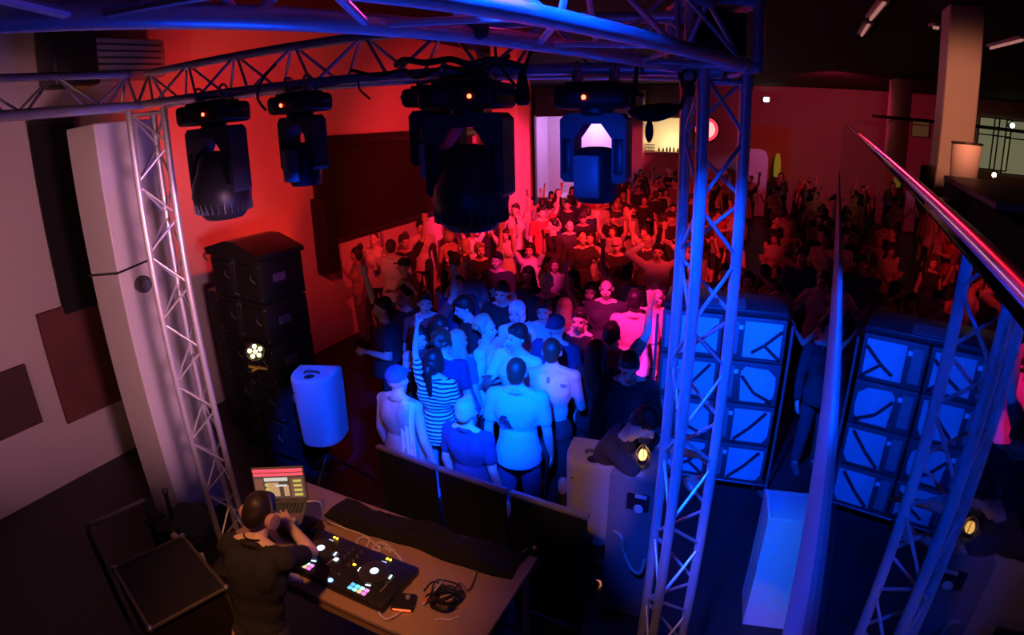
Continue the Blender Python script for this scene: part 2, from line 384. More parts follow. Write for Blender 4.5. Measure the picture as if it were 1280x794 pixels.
# ceiling strip lights
for (x0, y0, x1, y1, D, lab) in ((1106, 2, 1088, 24, 8.5, 'pinkish strip light on the dark ceiling, nearer of the end to end pair'), (1086, 30, 1077, 44, 9.7, 'pinkish strip light on the dark ceiling, farther of the end to end pair'), (1164, 33, 1176, 35, 11.8, 'short dim strip light beside the tall square pillar on the ceiling'), (1237, 60, 1280, 49, 10.5, 'thin strip light on the ceiling right of the tall square pillar')):
    p0, p1 = at_z(x0, y0, CZ-.06), at_z(x1, y1, CZ-.06); c = (p0+p1)/2; L = min((p1-p0).length, 3.2)
    a = math.atan2((p1-p0).y, (p1-p0).x)
    t = thing('ceiling_light', lab, 'ceiling light', c, a, 'strip lights on the dark ceiling')
    MB().rbox((0, 0, .035), (L, .16, .05), .01).build('fixture_tray', WHITE, t)
    MB().tube((-L/2+.05, 0, -.01), (L/2-.05, 0, -.01), .025, 10).build('tube', emit('tube with reflected pink as glow', (1, .42, .36), .35), t)  # weak pink glow put in for light the unlit tubes reflect

# ------------------------------------------------------------------ balcony with glass balustrade
GA = rad(31.0); GF = V((math.sin(GA), math.cos(GA), 0)); GR = V((math.cos(GA), -math.sin(GA), 0)); GROT = -GA
GL, RD = .095, .07
def gp(l, a, z): return GR*l+GF*a+Z*z
a0, a1 = -.45, 12.0; slope = .3/12
struct('balcony_floor', MB().box(gp(GL+4.05, (a0+a1)/2, 2.38), (8.0, a1-a0+.2, .12), GROT), mat('balcony floor', (.03, .028, .03), .5))
t = thing('glass_balustrade', 'long glass balcony railing with a round metal handrail', 'railing', gp(GL, 0, 2.16), GROT)
Lz = lambda z: z-2.16
def strip(mb, x0, x1, zb0, zt0, zb1, zt1):   # long bar along the railing with a slightly rising top
    vs = [V((x, y, Lz(z))) for y, zb, zt in ((a0, zb0, zt0), (a1, zb1, zt1)) for x in (x0, x1) for z in (zb, zt)]
    return mb.add(vs, [(0, 1, 3, 2), (4, 6, 7, 5), (0, 4, 5, 1), (2, 3, 7, 6), (1, 5, 7, 3), (0, 2, 6, 4)])
zr = CAMZ-RD
strip(MB(), -.006, .006, 2.76, zr-.01+a0*slope, 2.76, zr-.01+a1*slope).build('glass_pane', GLASS, t, None)
MB().tube((0, a0, Lz(zr+a0*slope)), (0, a1, Lz(zr+a1*slope)), .006, 16).build('handrail', mat('polished rail', (.75, .73, .72), .25, .9), t)
strip(MB(), -.016, .016, 2.34, 2.78, 2.34, 2.78).build('base_channel', mat('painted channel', (.4, .4, .42), .85, spec=.1), t, None)
# pillars beyond the railing
for (x0, x1, yy, D, w, nm) in ((1174, 1222, 100, 9.2, .46, 'trim_balcony_pillar'), (1110, 1136, 150, 20.5, .62, 'trim_far_pillar')):
    c = at_d((x0+x1)/2, yy, D); struct(nm, MB().rbox((c.x, c.y, CZ/2), (w, w, CZ), .03, 2, ROOM), WHITE)
bar0, bar1 = at_d(1090, 145, 20), at_d(1290, 166, 20)
tag(MB().tube((0, 0, 0), bar1-bar0, .05, 8).build('tension_rod', BLACK, None, .6, bar0), 'thin dark pipe running across the far right windows', 'pipe')
c = at_d(1202, 236, 7.0)
t = thing('bar_table', 'round white cocktail table draped in stretch cloth before the square pillar', 'table', (c.x, c.y, 2.44), 0)
zt = at_d(1200, 180, 7.0).z-2.44; zb = at_d(1200, 240, 7).z-2.44
MB().lathe([(.15, zt), (.155, zt-.02), (.135, zt*.55), (.135, zt*.4), (.16, .03), (.165, 0)], n=28).build('stretch_cover', WHITE, t)
MB().lathe([(.145, zt), (.165, zt+.004), (.165, zt+.02), (.14, zt+.025)], n=28).build('tabletop', BLACK, t)
c = at_d(1185, 236, 5.9)
t = thing('bar_stool', 'black high backed bar stool by the white cocktail table', 'stool', (c.x, c.y, 2.44), .6)
zt = at_d(1184, 207, 6.2).z-2.44
b = MB().rbox((0, .02, zt*.62), (.4, .4, .06), .025, 3); b.build('seat', BLACK, t)
MB().rbox((0, .2, zt*.82), (.36, .05, zt*.36), .02, 3).build('backrest', BLACK, t)
for sx in (-1, 1):
    for sy in (-1, 1): MB().tube((sx*.15, sy*.15, zt*.6), (sx*.19, sy*.2, 0), .014, 8).build('leg', STEEL, t)
c0, c1 = at_d(1212, 224, 6.5), at_d(1290, 262, 4.2)
t = thing('balcony_counter', 'dark balcony counter with a pale pinkish edge at far right', 'counter', ((c0+c1)/2).to_3d()*1.0)
d = c1-c0; L = math.hypot(d.x, d.y); an = math.atan2(d.y, d.x); zc = (c0.z+c1.z)/2
t.location = ((c0.x+c1.x)/2+.3*math.sin(-an)*-1, (c0.y+c1.y)/2, 2.44); t.rotation_euler = (0, 0, an)
MB().rbox((0, .25, zc-2.44), (L+.1, .6, .05), .012).build('countertop', mat('pale counter', (.6, .5, .48), .5), t)
MB().box((0, .28, (zc-2.44)/2-.03), (L+1.1, .5, zc-2.44-.06)).build('counter_front', BLACKM, t)
c = at_d(1243, 217, 9.5)
t = thing('table_lamp', 'tiny bright lamp below the far right windows', 'lamp', (c.x, c.y, c.z-.3), 0)
MB().lathe([(.07, 0), (.08, .02), (.02, .04), (.015, .24), (.015, .25)], n=14).build('lamp_stem', BLACK, t); MB().ell((0, 0, .28), (.03, .03, .035)).build('lamp_bulb', emit('bulb glow', (1, .95, .8), 9), t)
zz = c.z-.3
t = thing('lamp_stand_table', 'dark high table under the tiny bright lamp', 'table', (c.x, c.y, 2.44)); MB().lathe([(.3, zz-2.44-.03), (.3, zz-2.44)], n=20).build('tabletop', BLACK, t); MB().lathe([(.2, 0), (.2, .02), (.03, .04), (.03, zz-2.47)], n=14).build('pedestal', BLACK, t)
# open white bin below the balcony
c = at_d(992, 640, 3.62)
t = thing('white_bin', 'tall open topped white bin under the balcony edge', 'bin', (c.x, c.y, 0), ROOM+.12)
zt = at_d(968, 640, 3.5).z; W_ = .40; D_ = .34
WB = mat('white laminate', (.8, .79, .78), .35)
MB().box((0, -D_/2, zt/2), (W_, .02, zt)).build('front_panel', WB, t, None)
MB().box((0, D_/2, zt/2), (W_, .02, zt)).build('back_panel', WB, t, None)
for s in (-1, 1): MB().box((s*(W_/2-.01), 0, zt/2), (.02, D_-.02, zt)).build('side_panel', WB, t, None)
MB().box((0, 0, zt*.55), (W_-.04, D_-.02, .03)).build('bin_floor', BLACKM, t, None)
# ------------------------------------------------------------------ truss rig
def truss(name, label, A, B, offs, parent_cat='truss', cr=.025, br=.0085, pitch=.26, caps=True, phase=0):
    """lattice beam from A to B; offs: chord offsets as world vectors"""
    A, B = V(A), V(B); t = thing(name, label, 'truss', A)
    L = (B-A).length; d = (B-A).normalized(); n = max(2, int(round(L/pitch)))
    for o in offs: MB().tube(o, (B-A)+o, cr, 14).build('chord', ALU, t)
    m = len(offs)
    for i in range(m):                                  # one continuous zigzag per face
        pts = []
        for k in range(n+1):
            o_ = offs[(i+(k+i+phase) % 2) % m]; c_ = L*k/n
            pts += [o_+d*max(c_-.012, .01), o_+d*min(c_+.012, L-.01)]
        MB().path(pts, br, 8, 1).build('bracing', ALU, t)
    for e, nm in ((.03, 'end_frame'), (L-.03, 'end_frame')):
        f = MB()
        for i in range(m): f.tube(offs[i]+d*e, offs[(i+1) % m]+d*e, br*1.25, 8)
        for o in offs: f.tube(o+d*(e-.025), o+d*(e+.025), cr*1.14, 14)
        f.build(nm, ALU, t)
    return t
def tower_offs(az, angs):
    a = rad(az); lat = V((math.cos(a), -math.sin(a), 0)); dep = V((math.sin(a), math.cos(a), 0))
    return [lat*.1386*math.sin(rad(g))+dep*.1386*math.cos(rad(g)) for g in angs]
TRP = V((2.36*math.sin(rad(19.4)), 2.36*math.cos(rad(19.4)), 0)); TLP = V((4.5*math.sin(rad(-33.2)), 4.5*math.cos(rad(-33.2)), 0))
ztr = at_d(905, 92, 2.36).z; ztl = at_d(186, 137, 4.5).z
def tower(name, label, P, zt, offs):
    t = truss(name, label, P+Z*.03, P+Z*zt, offs, pitch=.25)
    MB().rbox((0, 0, -.015), (.5, .5, .02), .004, 1).build('base_plate', STEEL, t)
    return t
tower('truss_tower', 'upright truss tower with three tubes glowing blue beside the loudspeaker stack', TRP, ztr, tower_offs(19.4, (72.5, 192.5, 312.5)))
tower('truss_tower', 'upright truss tower standing against the white column', TLP, ztl, tower_offs(-33.2, (132.5, 252.5, 372.5)))
# front truss between the towers: two lower tubes and one upper
fa, fb = on_line(190, 131, TLP, TRP), on_line(854, 91, TLP, TRP)
fdir = (fb-fa).normalized(); fn = fdir.cross(Z).normalized()   # towards the camera
if fn.y > 0: fn = -fn
FO = [V((0, 0, 0)), -fn*.24, -fn*.12+Z*.215]
truss('horizontal_truss', 'lattice truss spanning between the two towers carrying the moving lights', fa+fn*.12-fdir*.02, fb+fn*.12+fdir*.16, FO, pitch=.24)
# left truss turning back from the left tower
la = on_line(160, 134, TLP+V((-.1, 0, 0)), TLP+V((-.1, 0, 0))-F*2)
truss('horizontal_truss', 'purple lit lattice truss leaving the frame at upper left', V((TLP.x-.12, TLP.y-.1, ztl+.0)), V((TLP.x-.12, TLP.y-.1, ztl+.0))-F*2.6, [V((0, 0, .02)), R*.22+Z*.02, R*.11+Z*.235], pitch=.26)
# near truss crossing the top of the picture, and the one passing overhead
NA = rad(43); NF = V((math.sin(NA), math.cos(NA), 0)); NR = V((math.cos(NA), -math.sin(NA), 0))
def npt(l, a, v): return NR*l+NF*a+Z*(CAMZ+v)
truss('horizontal_truss', 'blurred near truss crossing the top edge, its tubes lit blue and magenta', npt(-.99, -1.4, .213), npt(-.99, 1.98, .213), [V((0, 0, 0)), NR*.25+Z*.0, NR*.12+Z*.22], pitch=.27, cr=.022)
truss('horizontal_truss', 'dark truss leaving the right tower top towards the upper edge', uv(-.5, 2.25, CAMZ+.5), uv(-.5, .2, CAMZ+.5), [V((0, 0, 0)), R*.24, R*.12+Z*.21], pitch=.25, cr=.022, phase=1)
t = thing('corner_block', 'metal corner block joining the trusses on the right tower', 'truss corner', TRP+Z*(ztr+.02))
b = MB()
cs = [V((sx*.13, sy*.13, z)) for z in (0, .24) for sx, sy in ((-1, -1), (1, -1), (1, 1), (-1, 1))]
for i in range(4):
    b.tube(cs[i], cs[(i+1) % 4], .022, 12); b.tube(cs[4+i], cs[4+(i+1) % 4], .022, 12); b.tube(cs[i], cs[4+i], .022, 12)
b.build('corner_frame', ALU, t)
MB().rbox((0, 0, .12), (.2, .2, .16), .01).build('corner_core', BLACK, t)
# ---- moving lights
def moving_head(kind, label, p, rz=0., tilt=0., sc_=1.):
    """hangs from p downwards"""
    big = kind == 'big'
    t = thing('moving_head_light', label, 'stage light', p, rz, 'moving lights on the front truss')
    w = .44 if big else .32
    for s in (-1, 1):
        cl = MB(); cl.rbox((s*w*.28, 0, -.02), (.045, .06, .075), .01); cl.torus((s*w*.28, 0, .025), .03, .009, Matrix.Rotation(PI/2, 3, 'Y'), 18, 6)
        cl.tube((s*w*.28, .04, -.03), (s*w*.28, .075, -.03), .008, 8)
        cl.build('clamp', STEEL, t)
    bw, bh, bd = (.43, .13, .3) if big else (.36, .11, .25)
    z0 = -.055
    MB().rbox((0, 0, z0-bh/2), (bw, bd, bh), .035, 4).rbox((0, 0, z0+.0), (bw*.7, bd*.7, .03), .01, 2).build('base', BLACK, t)
    for s in (-1, 1): MB().path([(s*bw*.5, -bd*.3, z0-bh*.3), (s*(bw*.5+.03), -bd*.15, z0-bh*.45), (s*(bw*.5+.03), bd*.15, z0-bh*.45), (s*bw*.5, bd*.3, z0-bh*.3)], .011, 8).build('carry_handle', BLACK, t)
    MB().ell((bw*.2 if big else -.02, -bd/2-.003, z0-bh*.55), (.011, .008, .011)).build('status_light', LEDR, t)
    MB().rbox((-bw*.17, -bd/2-.002, z0-bh*.52), (bw*.2, .008, bh*.42), .003, 1).build('display_panel', mat('display panel', (.05, .06, .09), .2), t)
    for k in range(3): MB().tube((bw*(-.3+.2*k), bd/2, z0-bh*.5), (bw*(-.3+.2*k), bd/2+.04, z0-bh*.5), .012, 10).build('connector', STEEL, t)
    zy = z0-bh; MB().lathe([(.07, zy-.035), (.085, zy-.02), (.085, zy+.01)], n=24).build('pan_bearing', BLACK, t)
    yh = .42 if big else .325; ax = .085 if big else .068     # arm thickness
    ow = w/2; iw = ow-ax; top = zy-.02; ct = .07 if big else .05
    def rnd(pts): return pts
    poly = [(-ow, top-.03), (-ow+.03, top), (ow-.03, top), (ow, top-.03), (ow, top-yh+.02), (ow-.02, top-yh), (iw+.01, top-yh), (iw, top-yh+.02),
            (iw, top-ct-iw*.75), (iw*.45, top-ct), (-iw*.45, top-ct), (-iw, top-ct-iw*.75), (-iw, top-yh+.02), (-iw-.01, top-yh), (-ow+.02, top-yh), (-ow, top-yh+.02)]
    dp = .15 if big else .12
    yk = MB().prism(poly, -dp/2, dp/2, lambda x, y, a: V((x, a, y))).build('yoke', GREYP, t, .4)
    for s in (-1, 1): MB().rbox((s*(ow-ax*.5), -dp/2-.004, top-yh*.62), (ax*.62, .014, yh*.5), .006, 2).build('yoke_cover', BLACK, yk)
    Mt = Matrix.Rotation(tilt, 3, 'X'); zc = top-yh*.84; c = V((0, 0, zc))
    if big:
        pr = [(.03, .2), (.09, .19), (.128, .15), (.15, .07), (.19, -.02), (.2, -.08), (.19, -.14), (.165, -.195), (.13, -.235), (.12, -.242), (.115, -.23)]
        h = MB().lathe(pr, c, 36, Mt).build('head', BLACK, t)
        fins = MB()
        for k in range(28):
            a = 2*PI*k/28; fins.box(c+Mt@V((.175*math.cos(a), .175*math.sin(a), -.16)), (.04, .006, .07), M=Mt@Matrix.Rotation(a, 3, 'Z'))
        fins.build('cooling_fins', GREYP, h)
        MB().lathe([(.005, -.232), (.06, -.236), (.112, -.23)], c, 32, Mt).build('lens', mat('lens glass', (.02, .02, .03), .05), h)
    else:
        pr = [(.04, .115), (.07, .11), (.094, .08), (.1, .03), (.102, -.05), (.1, -.12), (.09, -.145), (.084, -.148), (.08, -.135)]
        h = MB().lathe(pr, c, 32, Mt).build('head', BLACK, t)
        MB().rbox(c+Mt@V((-.015, -.09, -.02)), (.125, .05, .2), .012, 2, M=Mt).build('head_cover', mat('cover plastic', (.2, .21, .23), .4), h)
        MB().lathe([(.005, -.138), (.05, -.14), (.079, -.136)], c, 28, Mt).build('lens', mat('lens glass', (.02, .02, .03), .05), h)
    for s in (-1, 1): MB().tube((s*(iw-.012), 0, zc), (s*(iw+.004), 0, zc), .045, 18).build('tilt_hub', BLACK, t)
    t.scale = (sc_, sc_, sc_)
    return t
LO = TLP+fn*.14; LR = TRP+fn*.14
def hang(px, py, dz=0):
    p = on_line(px, py, LO, LR); p.z += dz; return p
frot = math.atan2(fdir.y, fdir.x)
MHS = [('big', 264, 119, .02, 'big black moving light hanging nearest the left tower, red dot on base', 0.05, .9),
       ('small', 373, 107, 0, 'small black moving light, second from the left tower, dark head in the yoke', -.1, .84),
       ('small', 500, 94, 0, 'small moving light half hidden behind the biggest one, pale panel on head', .12, .84),
       ('big', 583, 91, .005, 'largest moving light with round ball head hanging mid truss', .05, .84),
       ('small', 745, 92, 0, 'moving light with bright blue yoke and blue head front near right tower', .0, .82)]
MH = []
for kind, px, py, tilt, lab, drz, sc_ in MHS:
    p = hang(px, py)
    if px == 500: p -= fn*.3
    o = moving_head(kind, lab, p, frot+drz, tilt, sc_); MH.append(o)
    for ch in o.children:
        if px == 500 and ch.name.startswith('head'):
            for g in ch.children:
                if g.name.startswith('head_cover'):
                    me = g.data.copy(); me.materials.clear(); me.materials.append(mat('pale cover', (.55, .5, .48), .5)); g.data = me
# ---- cables, straps and the hanging bag along the truss
def cable(name, label, pts, r=.008, m=None, group=None, cat='cable'):
    return tag(MB().path(pts, r, 7, 8).build(name, m or CABLE, None), label, cat, group)
def ft(px, py, dep=.0): return hang(px, py)+fn*dep
cable('power_cable', 'black cable looping down from truss to the second moving light', [ft(345, 80), ft(335, 100, .04), ft(331, 122, .05), ft(338, 138, .03)], .007)
cable('power_cable', 'black cable draped along the lower tube above the two middle moving lights', [ft(440, 88), ft(480, 95, .04), ft(505, 88, .02), ft(530, 98, .05), ft(560, 84, .02), ft(600, 92, .05), ft(640, 70, .02)], .008)
cable('power_cable', 'black cable curling over the base of the largest moving light', [ft(538, 104, .1), ft(548, 116, .14), ft(562, 118, .14), ft(575, 104, .1), ft(590, 108, .08)], .007)
cable('power_cable', 'thin black cable hanging in an arc right of the largest moving light', [ft(622, 55, .02), ft(628, 75, .05), ft(645, 100, .06), ft(657, 115, .03)], .006)
cable('power_cable', 'black cable crossing the wall glow left of the paired middle lights', [ft(448, 100), ft(455, 112, .03), ft(466, 124, .02)], .005)
cable('power_cable', 'black cable bundle over the top of the truss near its middle', [ft(500, 82, .03), ft(516, 76, .06), ft(545, 80, .08), ft(575, 76, .08), ft(600, 82, .08), ft(625, 76, .05), ft(655, 84, .02)], .014)
t = thing('cable_connector', 'dark tapered cable connector hanging below the truss by the red pillar', 'connector', ft(657, 118, .03))
MB().lathe([(.012, .09), (.02, .06), (.03, 0), (.034, -.03), (.02, -.045)], n=16).build('plug_body', CABLE, t); MB().path([(0, 0, .08), (.02, 0, .13), (.05, .0, .2)], .007).build('plug_cable', CABLE, t)
bagc = ft(822, 138, .05)
t = thing('chain_bag', 'black cloth bag slung on straps under the truss by right tower', 'bag', bagc)
b = MB(); prof = []
for k in range(13):
    a = k/12; b_ = .03*math.sin(PI*a)**.6+.004
    prof.append((a, b_))
vs = []; n = 14
for a, w in prof:
    x = -.1+.2*a; zz = -.012*math.sin(PI*a)+(.02*(a-.4))
    vs += [V((x, math.cos(2*PI*k/n)*w*1.3, zz+math.sin(2*PI*k/n)*w)) for k in range(n)]
fs = [(i*n+k, i*n+(k+1) % n, (i+1)*n+(k+1) % n, (i+1)*n+k) for i in range(12) for k in range(n)]+[tuple(range(n-1, -1, -1)), tuple(range(12*n, 13*n))]
b.add(vs, fs).build('bag_body', DRAPE, t)
for (x0, x1, y1) in ((-.085, -.085, 86), (.095, .08, 86)):
    q1 = ft(800 if x0 < 0 else 850, y1, .05)-bagc
    MB().path([(x0, 0, .005), ((x0+q1.x)/2+(.02 if x0 > 0 else 0), q1.y/2, q1.z*.45), q1], .008).build('strap', DRAPE, t)
t = thing('hanging_plug', 'oval dark plug dangling on a short cable in front of the bright hatch', 'plug', ft(815, 164, .05))
MB().ell((0, 0, 0), (.016, .012, .042)).build('plug_body', CABLE, t); MB().path([(0, 0, .03), (.012, 0, .05), (.01, 0, .075), (-.005, 0, .085)], .004).build('plug_cable', CABLE, t)
t = thing('truss_clamp', 'black clamp with cable on the tower end of the front truss', 'clamp', ft(862, 112, .03))
MB().rbox((0, 0, 0), (.04, .04, .06), .01).build('clamp_body', BLACK, t); MB().torus((0, 0, .045), .025, .007, Matrix.Rotation(PI/2, 3, 'X'), 18, 6).build('clamp_hook', BLACK, t)
nq = npt(-.93, .98, .2)
t = thing('safety_clamp', 'blurred black clamp on the near truss at top centre', 'clamp', at_d(592, 35, 1.38))
MB().rbox((0, 0, 0), (.07, .07, .06), .02, 3).build('clamp_body', BLACK, t); MB().tube((0, 0, 0), (.08, .03, .05), .012, 10).build('clamp_bolt', STEEL, t)

# ------------------------------------------------------------------ loudspeakers
def pa_speaker(label, p, az, col):
    """full range speaker on a tripod pole; its curved back towards local +Y"""
    t = thing('pa_speaker', label, 'speaker', p, face_rot(az))
    W, D, H = .45, .38, .72
    plan = [(-W/2, -D/2), (W/2, -D/2)]+[(W/2*math.cos(a)**.7 if math.cos(a) > 0 else -W/2*(-math.cos(a))**.7 if math.cos(a) < 0 else 0, -D/2+.1+(D-.1)*math.sin(a)**.75) for a in [PI*k/14 for k in range(0, 15)]]
    bm = MB()
    lv = [(0, .9), (.012, .935), (H-.05, 1.0), (H-.015, .985), (H, .94)]
    n = len(plan); vs = []
    for z, s in lv: vs += [V((x*s, y*s, z)) for x, y in plan]
    fs = [(i*n+k, i*n+(k+1) % n, (i+1)*n+(k+1) % n, (i+1)*n+k) for i in range(len(lv)-1) for k in range(n)]+[tuple(range(n-1, -1, -1)), tuple(range((len(lv)-1)*n, len(lv)*n))]
    bm.add(vs, fs).build('cabinet', mat('speaker shell '+str(col), col, .5), t, .5)
    MB().rbox((0, -D/2-.012, H/2), (W*.92, .03, H*.9), .012).build('grille', BLACKM, t)
    hd = MB(); hd.path([(-.075, .02, H-.004), (-.06, .02, H+.022), (.06, .02, H+.022), (.075, .02, H-.004)], .012, 8); hd.build('handle', GREYP, t)
    MB().lathe([(.005, H+.002), (.045, H+.004), (.055, H-.002)], (0, .09, 0), 18).build('pole_plug', BLACKM, t)
    MB().rbox((.1, D/2-.035, H*.8), (.1, .012, .012), .003, 1).build('badge', BLACK, t)
    return t
def speaker_stand(label, p, zt):
    t = thing('speaker_stand', label, 'speaker stand', (p.x, p.y, 0), .3)
    MB().tube((0, 0, .25), (0, 0, zt), .0175, 12).build('pole', BLACK, t)
    MB().lathe([(.03, .28), (.035, .3), (.035, .42), (.02, .45)], n=14).build('collar', BLACK, t)
    for k in range(3):
        a = 2*PI*k/3; MB().tube((.03*math.cos(a), .03*math.sin(a), .4), (.48*math.cos(a), .48*math.sin(a), .015), .013, 8).build('leg', BLACK, t)
    return t
bt = at_d(391, 466, 5.25); bb = at_d(394, 548, 5.15)
BS = V((bt.x, bt.y, bt.z-.72)); pa_speaker('bright blue lit loudspeaker with rounded back, on a stand beside the black stack', BS, 5, (.5, .5, .5)); speaker_stand('black tripod stand under the blue lit loudspeaker', BS, BS.z-.005)
gt = at_d(746, 566, 3.62)
GS = V((gt.x, gt.y, gt.z-.72)); pa_speaker('greyish brown lit loudspeaker with rounded back, beside the right tower', GS, 20, (.42, .4, .38)); speaker_stand('black tripod stand under the greyish brown loudspeaker', GS, GS.z-.005)
# small subwoofer with jack plate
sp = at_d(806, 592, 3.35)
t = thing('subwoofer', 'upright dark cabinet with a white plate between grey loudspeaker and tower', 'speaker', (sp.x, sp.y+.12, 0), ROOM)
MB().rbox((0, 0, sp.z/2), (.34, .4, sp.z), .015).build('cabinet', mat('charcoal cabinet', (.16, .16, .17), .5), t)
MB().rbox((.04, -.2, sp.z*.86), (.16, .012, .15), .006, 1).build('jack_plate', BLACK, t); MB().box((.06, -.208, sp.z*.9), (.08, .004, .028)).build('label_strip', WHITE, t)
MB().lathe([(.004, .0), (.03, .004), (.034, -.004)], (.05, -.212, sp.z*.82), 16, Matrix.Rotation(PI/2, 3, 'X')).build('jack_dial', WHITE, t)
MB().rbox((0, .21, sp.z/2), (.3, .02, sp.z*.9), .006).build('grille', BLACKM, t)
ct = [at_d(774, 668, 3.22), at_d(779, 690, 3.2), at_d(790, 712, 3.16), at_d(800, 716, 3.13), at_d(806, 700, 3.12)]
cable('speaker_cable', 'pale mottled cable hanging behind the grey loudspeaker', [GS+V((.02, .05, .0)), ]+ct, .012, mat('mottled cable', (.5, .42, .34), .5))
# amber work lamp on the subwoofer
lp = at_z(806, 582, sp.z+.002)
t = thing('work_lamp', 'glowing amber caged lamp on top of the dark cabinet', 'lamp', (sp.x, sp.y+.1, sp.z), ROOM)
MB().lathe([(.05, 0), (.055, .01), (.02, .02), (.018, .05)], n=16).build('lamp_foot', BLACK, t)
MB().ell((0, 0, .085), (.028, .028, .045)).build('lamp_bulb', emit('amber bulb', (1, .55, .12), 3.5), t)
b = MB()
for k in range(4):
    a = PI*k/4+.3; b.path([(.04*math.cos(a), .04*math.sin(a), .03), (.055*math.cos(a), .055*math.sin(a), .09), (0, 0, .17), (-.055*math.cos(a), -.055*math.sin(a), .09), (-.04*math.cos(a), -.04*math.sin(a), .03)], .003, 6)
b.build('lamp_cage', mat('brass', (.7, .5, .15), .3, .9), t)
MB().rbox((0, 0, .2), (.07, .04, .03), .006).build('lamp_cap', mat('brass', (.7, .5, .15), .3, .9), t)
# loudspeaker wall on the right: two columns of cabinets
SUBP = mat('grey grille cloth', (.38, .38, .4), .7)
def sub_cab(label, p, rz, kind):
    t = thing('bass_cabinet', label, 'speaker', p, rz, 'bass cabinets in the stack behind the right tower')
    w, d, h = .56, .6, .43
    MB().rbox((0, 0, h/2), (w, d, h-.006), .014, 2).build('cabinet', mat('cabinet paint', (.05, .05, .055), .5), t)
    if kind == 'round': poly = [(-.07, .04), (.16, .04), (.235, .1), (.245, .2), (.235, .31), (.16, .375), (-.05, .385), (-.09, .33)]
    elif kind == 'x': poly = [(-.1, .05), (.24, .05), (.24, .39), (-.1, .39)]
    else: poly = [(-.1, .045), (.2, .045), (.245, .12), (.245, .385), (-.1, .385)]
    MB().prism(poly, -.30, -.312, lambda x, y, a: V((x, a, y))).build('grille', SUBP, t, .4)
    MB().prism([(x*.4-.2, y*.9+.02) for x, y in [(-.12, .05), (.12, .05), (.12, .4), (-.12, .4)]], -.30, -.309, lambda x, y, a: V((x, a, y))).build('port_panel', mat('port panel', (.16, .16, .17), .6), t, .4)
    b = MB()
    def bar(x0, y0, x1, y1, ww=.028):
        c = V(((x0+x1)/2, -.318, (y0+y1)/2)); L = math.hypot(x1-x0, y1-y0); an = math.atan2(y1-y0, x1-x0)
        b.rbox(c, (L, .016, ww), .004, 1, M=Matrix.Rotation(-an, 3, 'Y'))
    if kind == 'x': bar(.24, .33, .09, .18); bar(.24, .05, .09, .18); bar(-.02, .1, .09, .18)
    elif kind == 'round': bar(-.08, .3, .05, .14); bar(.05, .14, .22, .06)
    else: bar(-.08, .06, .06, .2); bar(.06, .2, .2, .38)
    b.build('brace', BLACK, t)
    MB().box((-.14, -.304, .33), (.05, .006, .04)).build('label_plate', mat('label plate', (.7, .68, .66), .5), t)
    for s in (-1, 1): MB().rbox((s*w/2, 0, h*.6), (.012, .2, .09), .005, 1).build('side_handle', STEEL, t)
    return t
s0 = at_d(857, 480, 5.35); s1 = at_d(932, 480, 5.35)
sdir = R; base = at_d(897, 480, 5.45); base.z = 0
SR = ROOM+rad(4)
SX = V((math.cos(SR), math.sin(SR), 0))
pos = ['at the bottom', 'second from the bottom', 'third from the bottom', 'on the top']
kinds = [['x', 'round', 'arrow', 'x'], ['arrow', 'arrow', 'round', 'x']]
dol = thing('stack_dolly', 'low wheeled dolly under the blue lit bass cabinets', 'dolly', base, SR)
MB().rbox((0, 0, .1), (1.2, .6, .03), .006, 1).build('dolly_board', BLACK, dol)
for sx in (-1, 1):
    for sy in (-1, 1): MB().tube((sx*.5-.02, sy*.24, .045), (sx*.5+.02, sy*.24, .045), .043, 14).build('caster', CABLE, dol)
SUBTOP = .117+.436*4
for c in range(2):
    for r_ in range(4):
        lab = 'blue lit bass cabinet %s of the %s column of the stack' % (pos[r_], ('tower side', 'outer')[c])
        p = base+SX*(-.29+.58*c)+Z*(.117+.436*r_); sub_cab(lab, p, SR, kinds[c][r_])
t = thing('stack_cover', 'dark board lying on top of the bass cabinet stack', 'board', base+Z*(SUBTOP), SR)
MB().rbox((0, 0, .03), (1.14, .6, .06), .012).build('cover_board', BLACK, t)
MB().rbox((.0, -.12, .065), (.36, .3, .012), .004, 1).build('cover_plate', GREYP, t)
for k, c in enumerate((-1, 1)):
    p = base+SX*(c*.62)-V((-math.sin(SR), math.cos(SR), 0))*.28
    tag(MB().tube((0, 0, .0), (0, 0, 1.8), .014, 10).rbox((0, 0, .006), (.12, .12, .012), .003, 1).build('stack_pole', STEEL, None, .6, p), ('thin upright metal pole at the tower side of the bass stack', 'thin upright metal pole at the outer side of the bass stack')[k], 'pole')
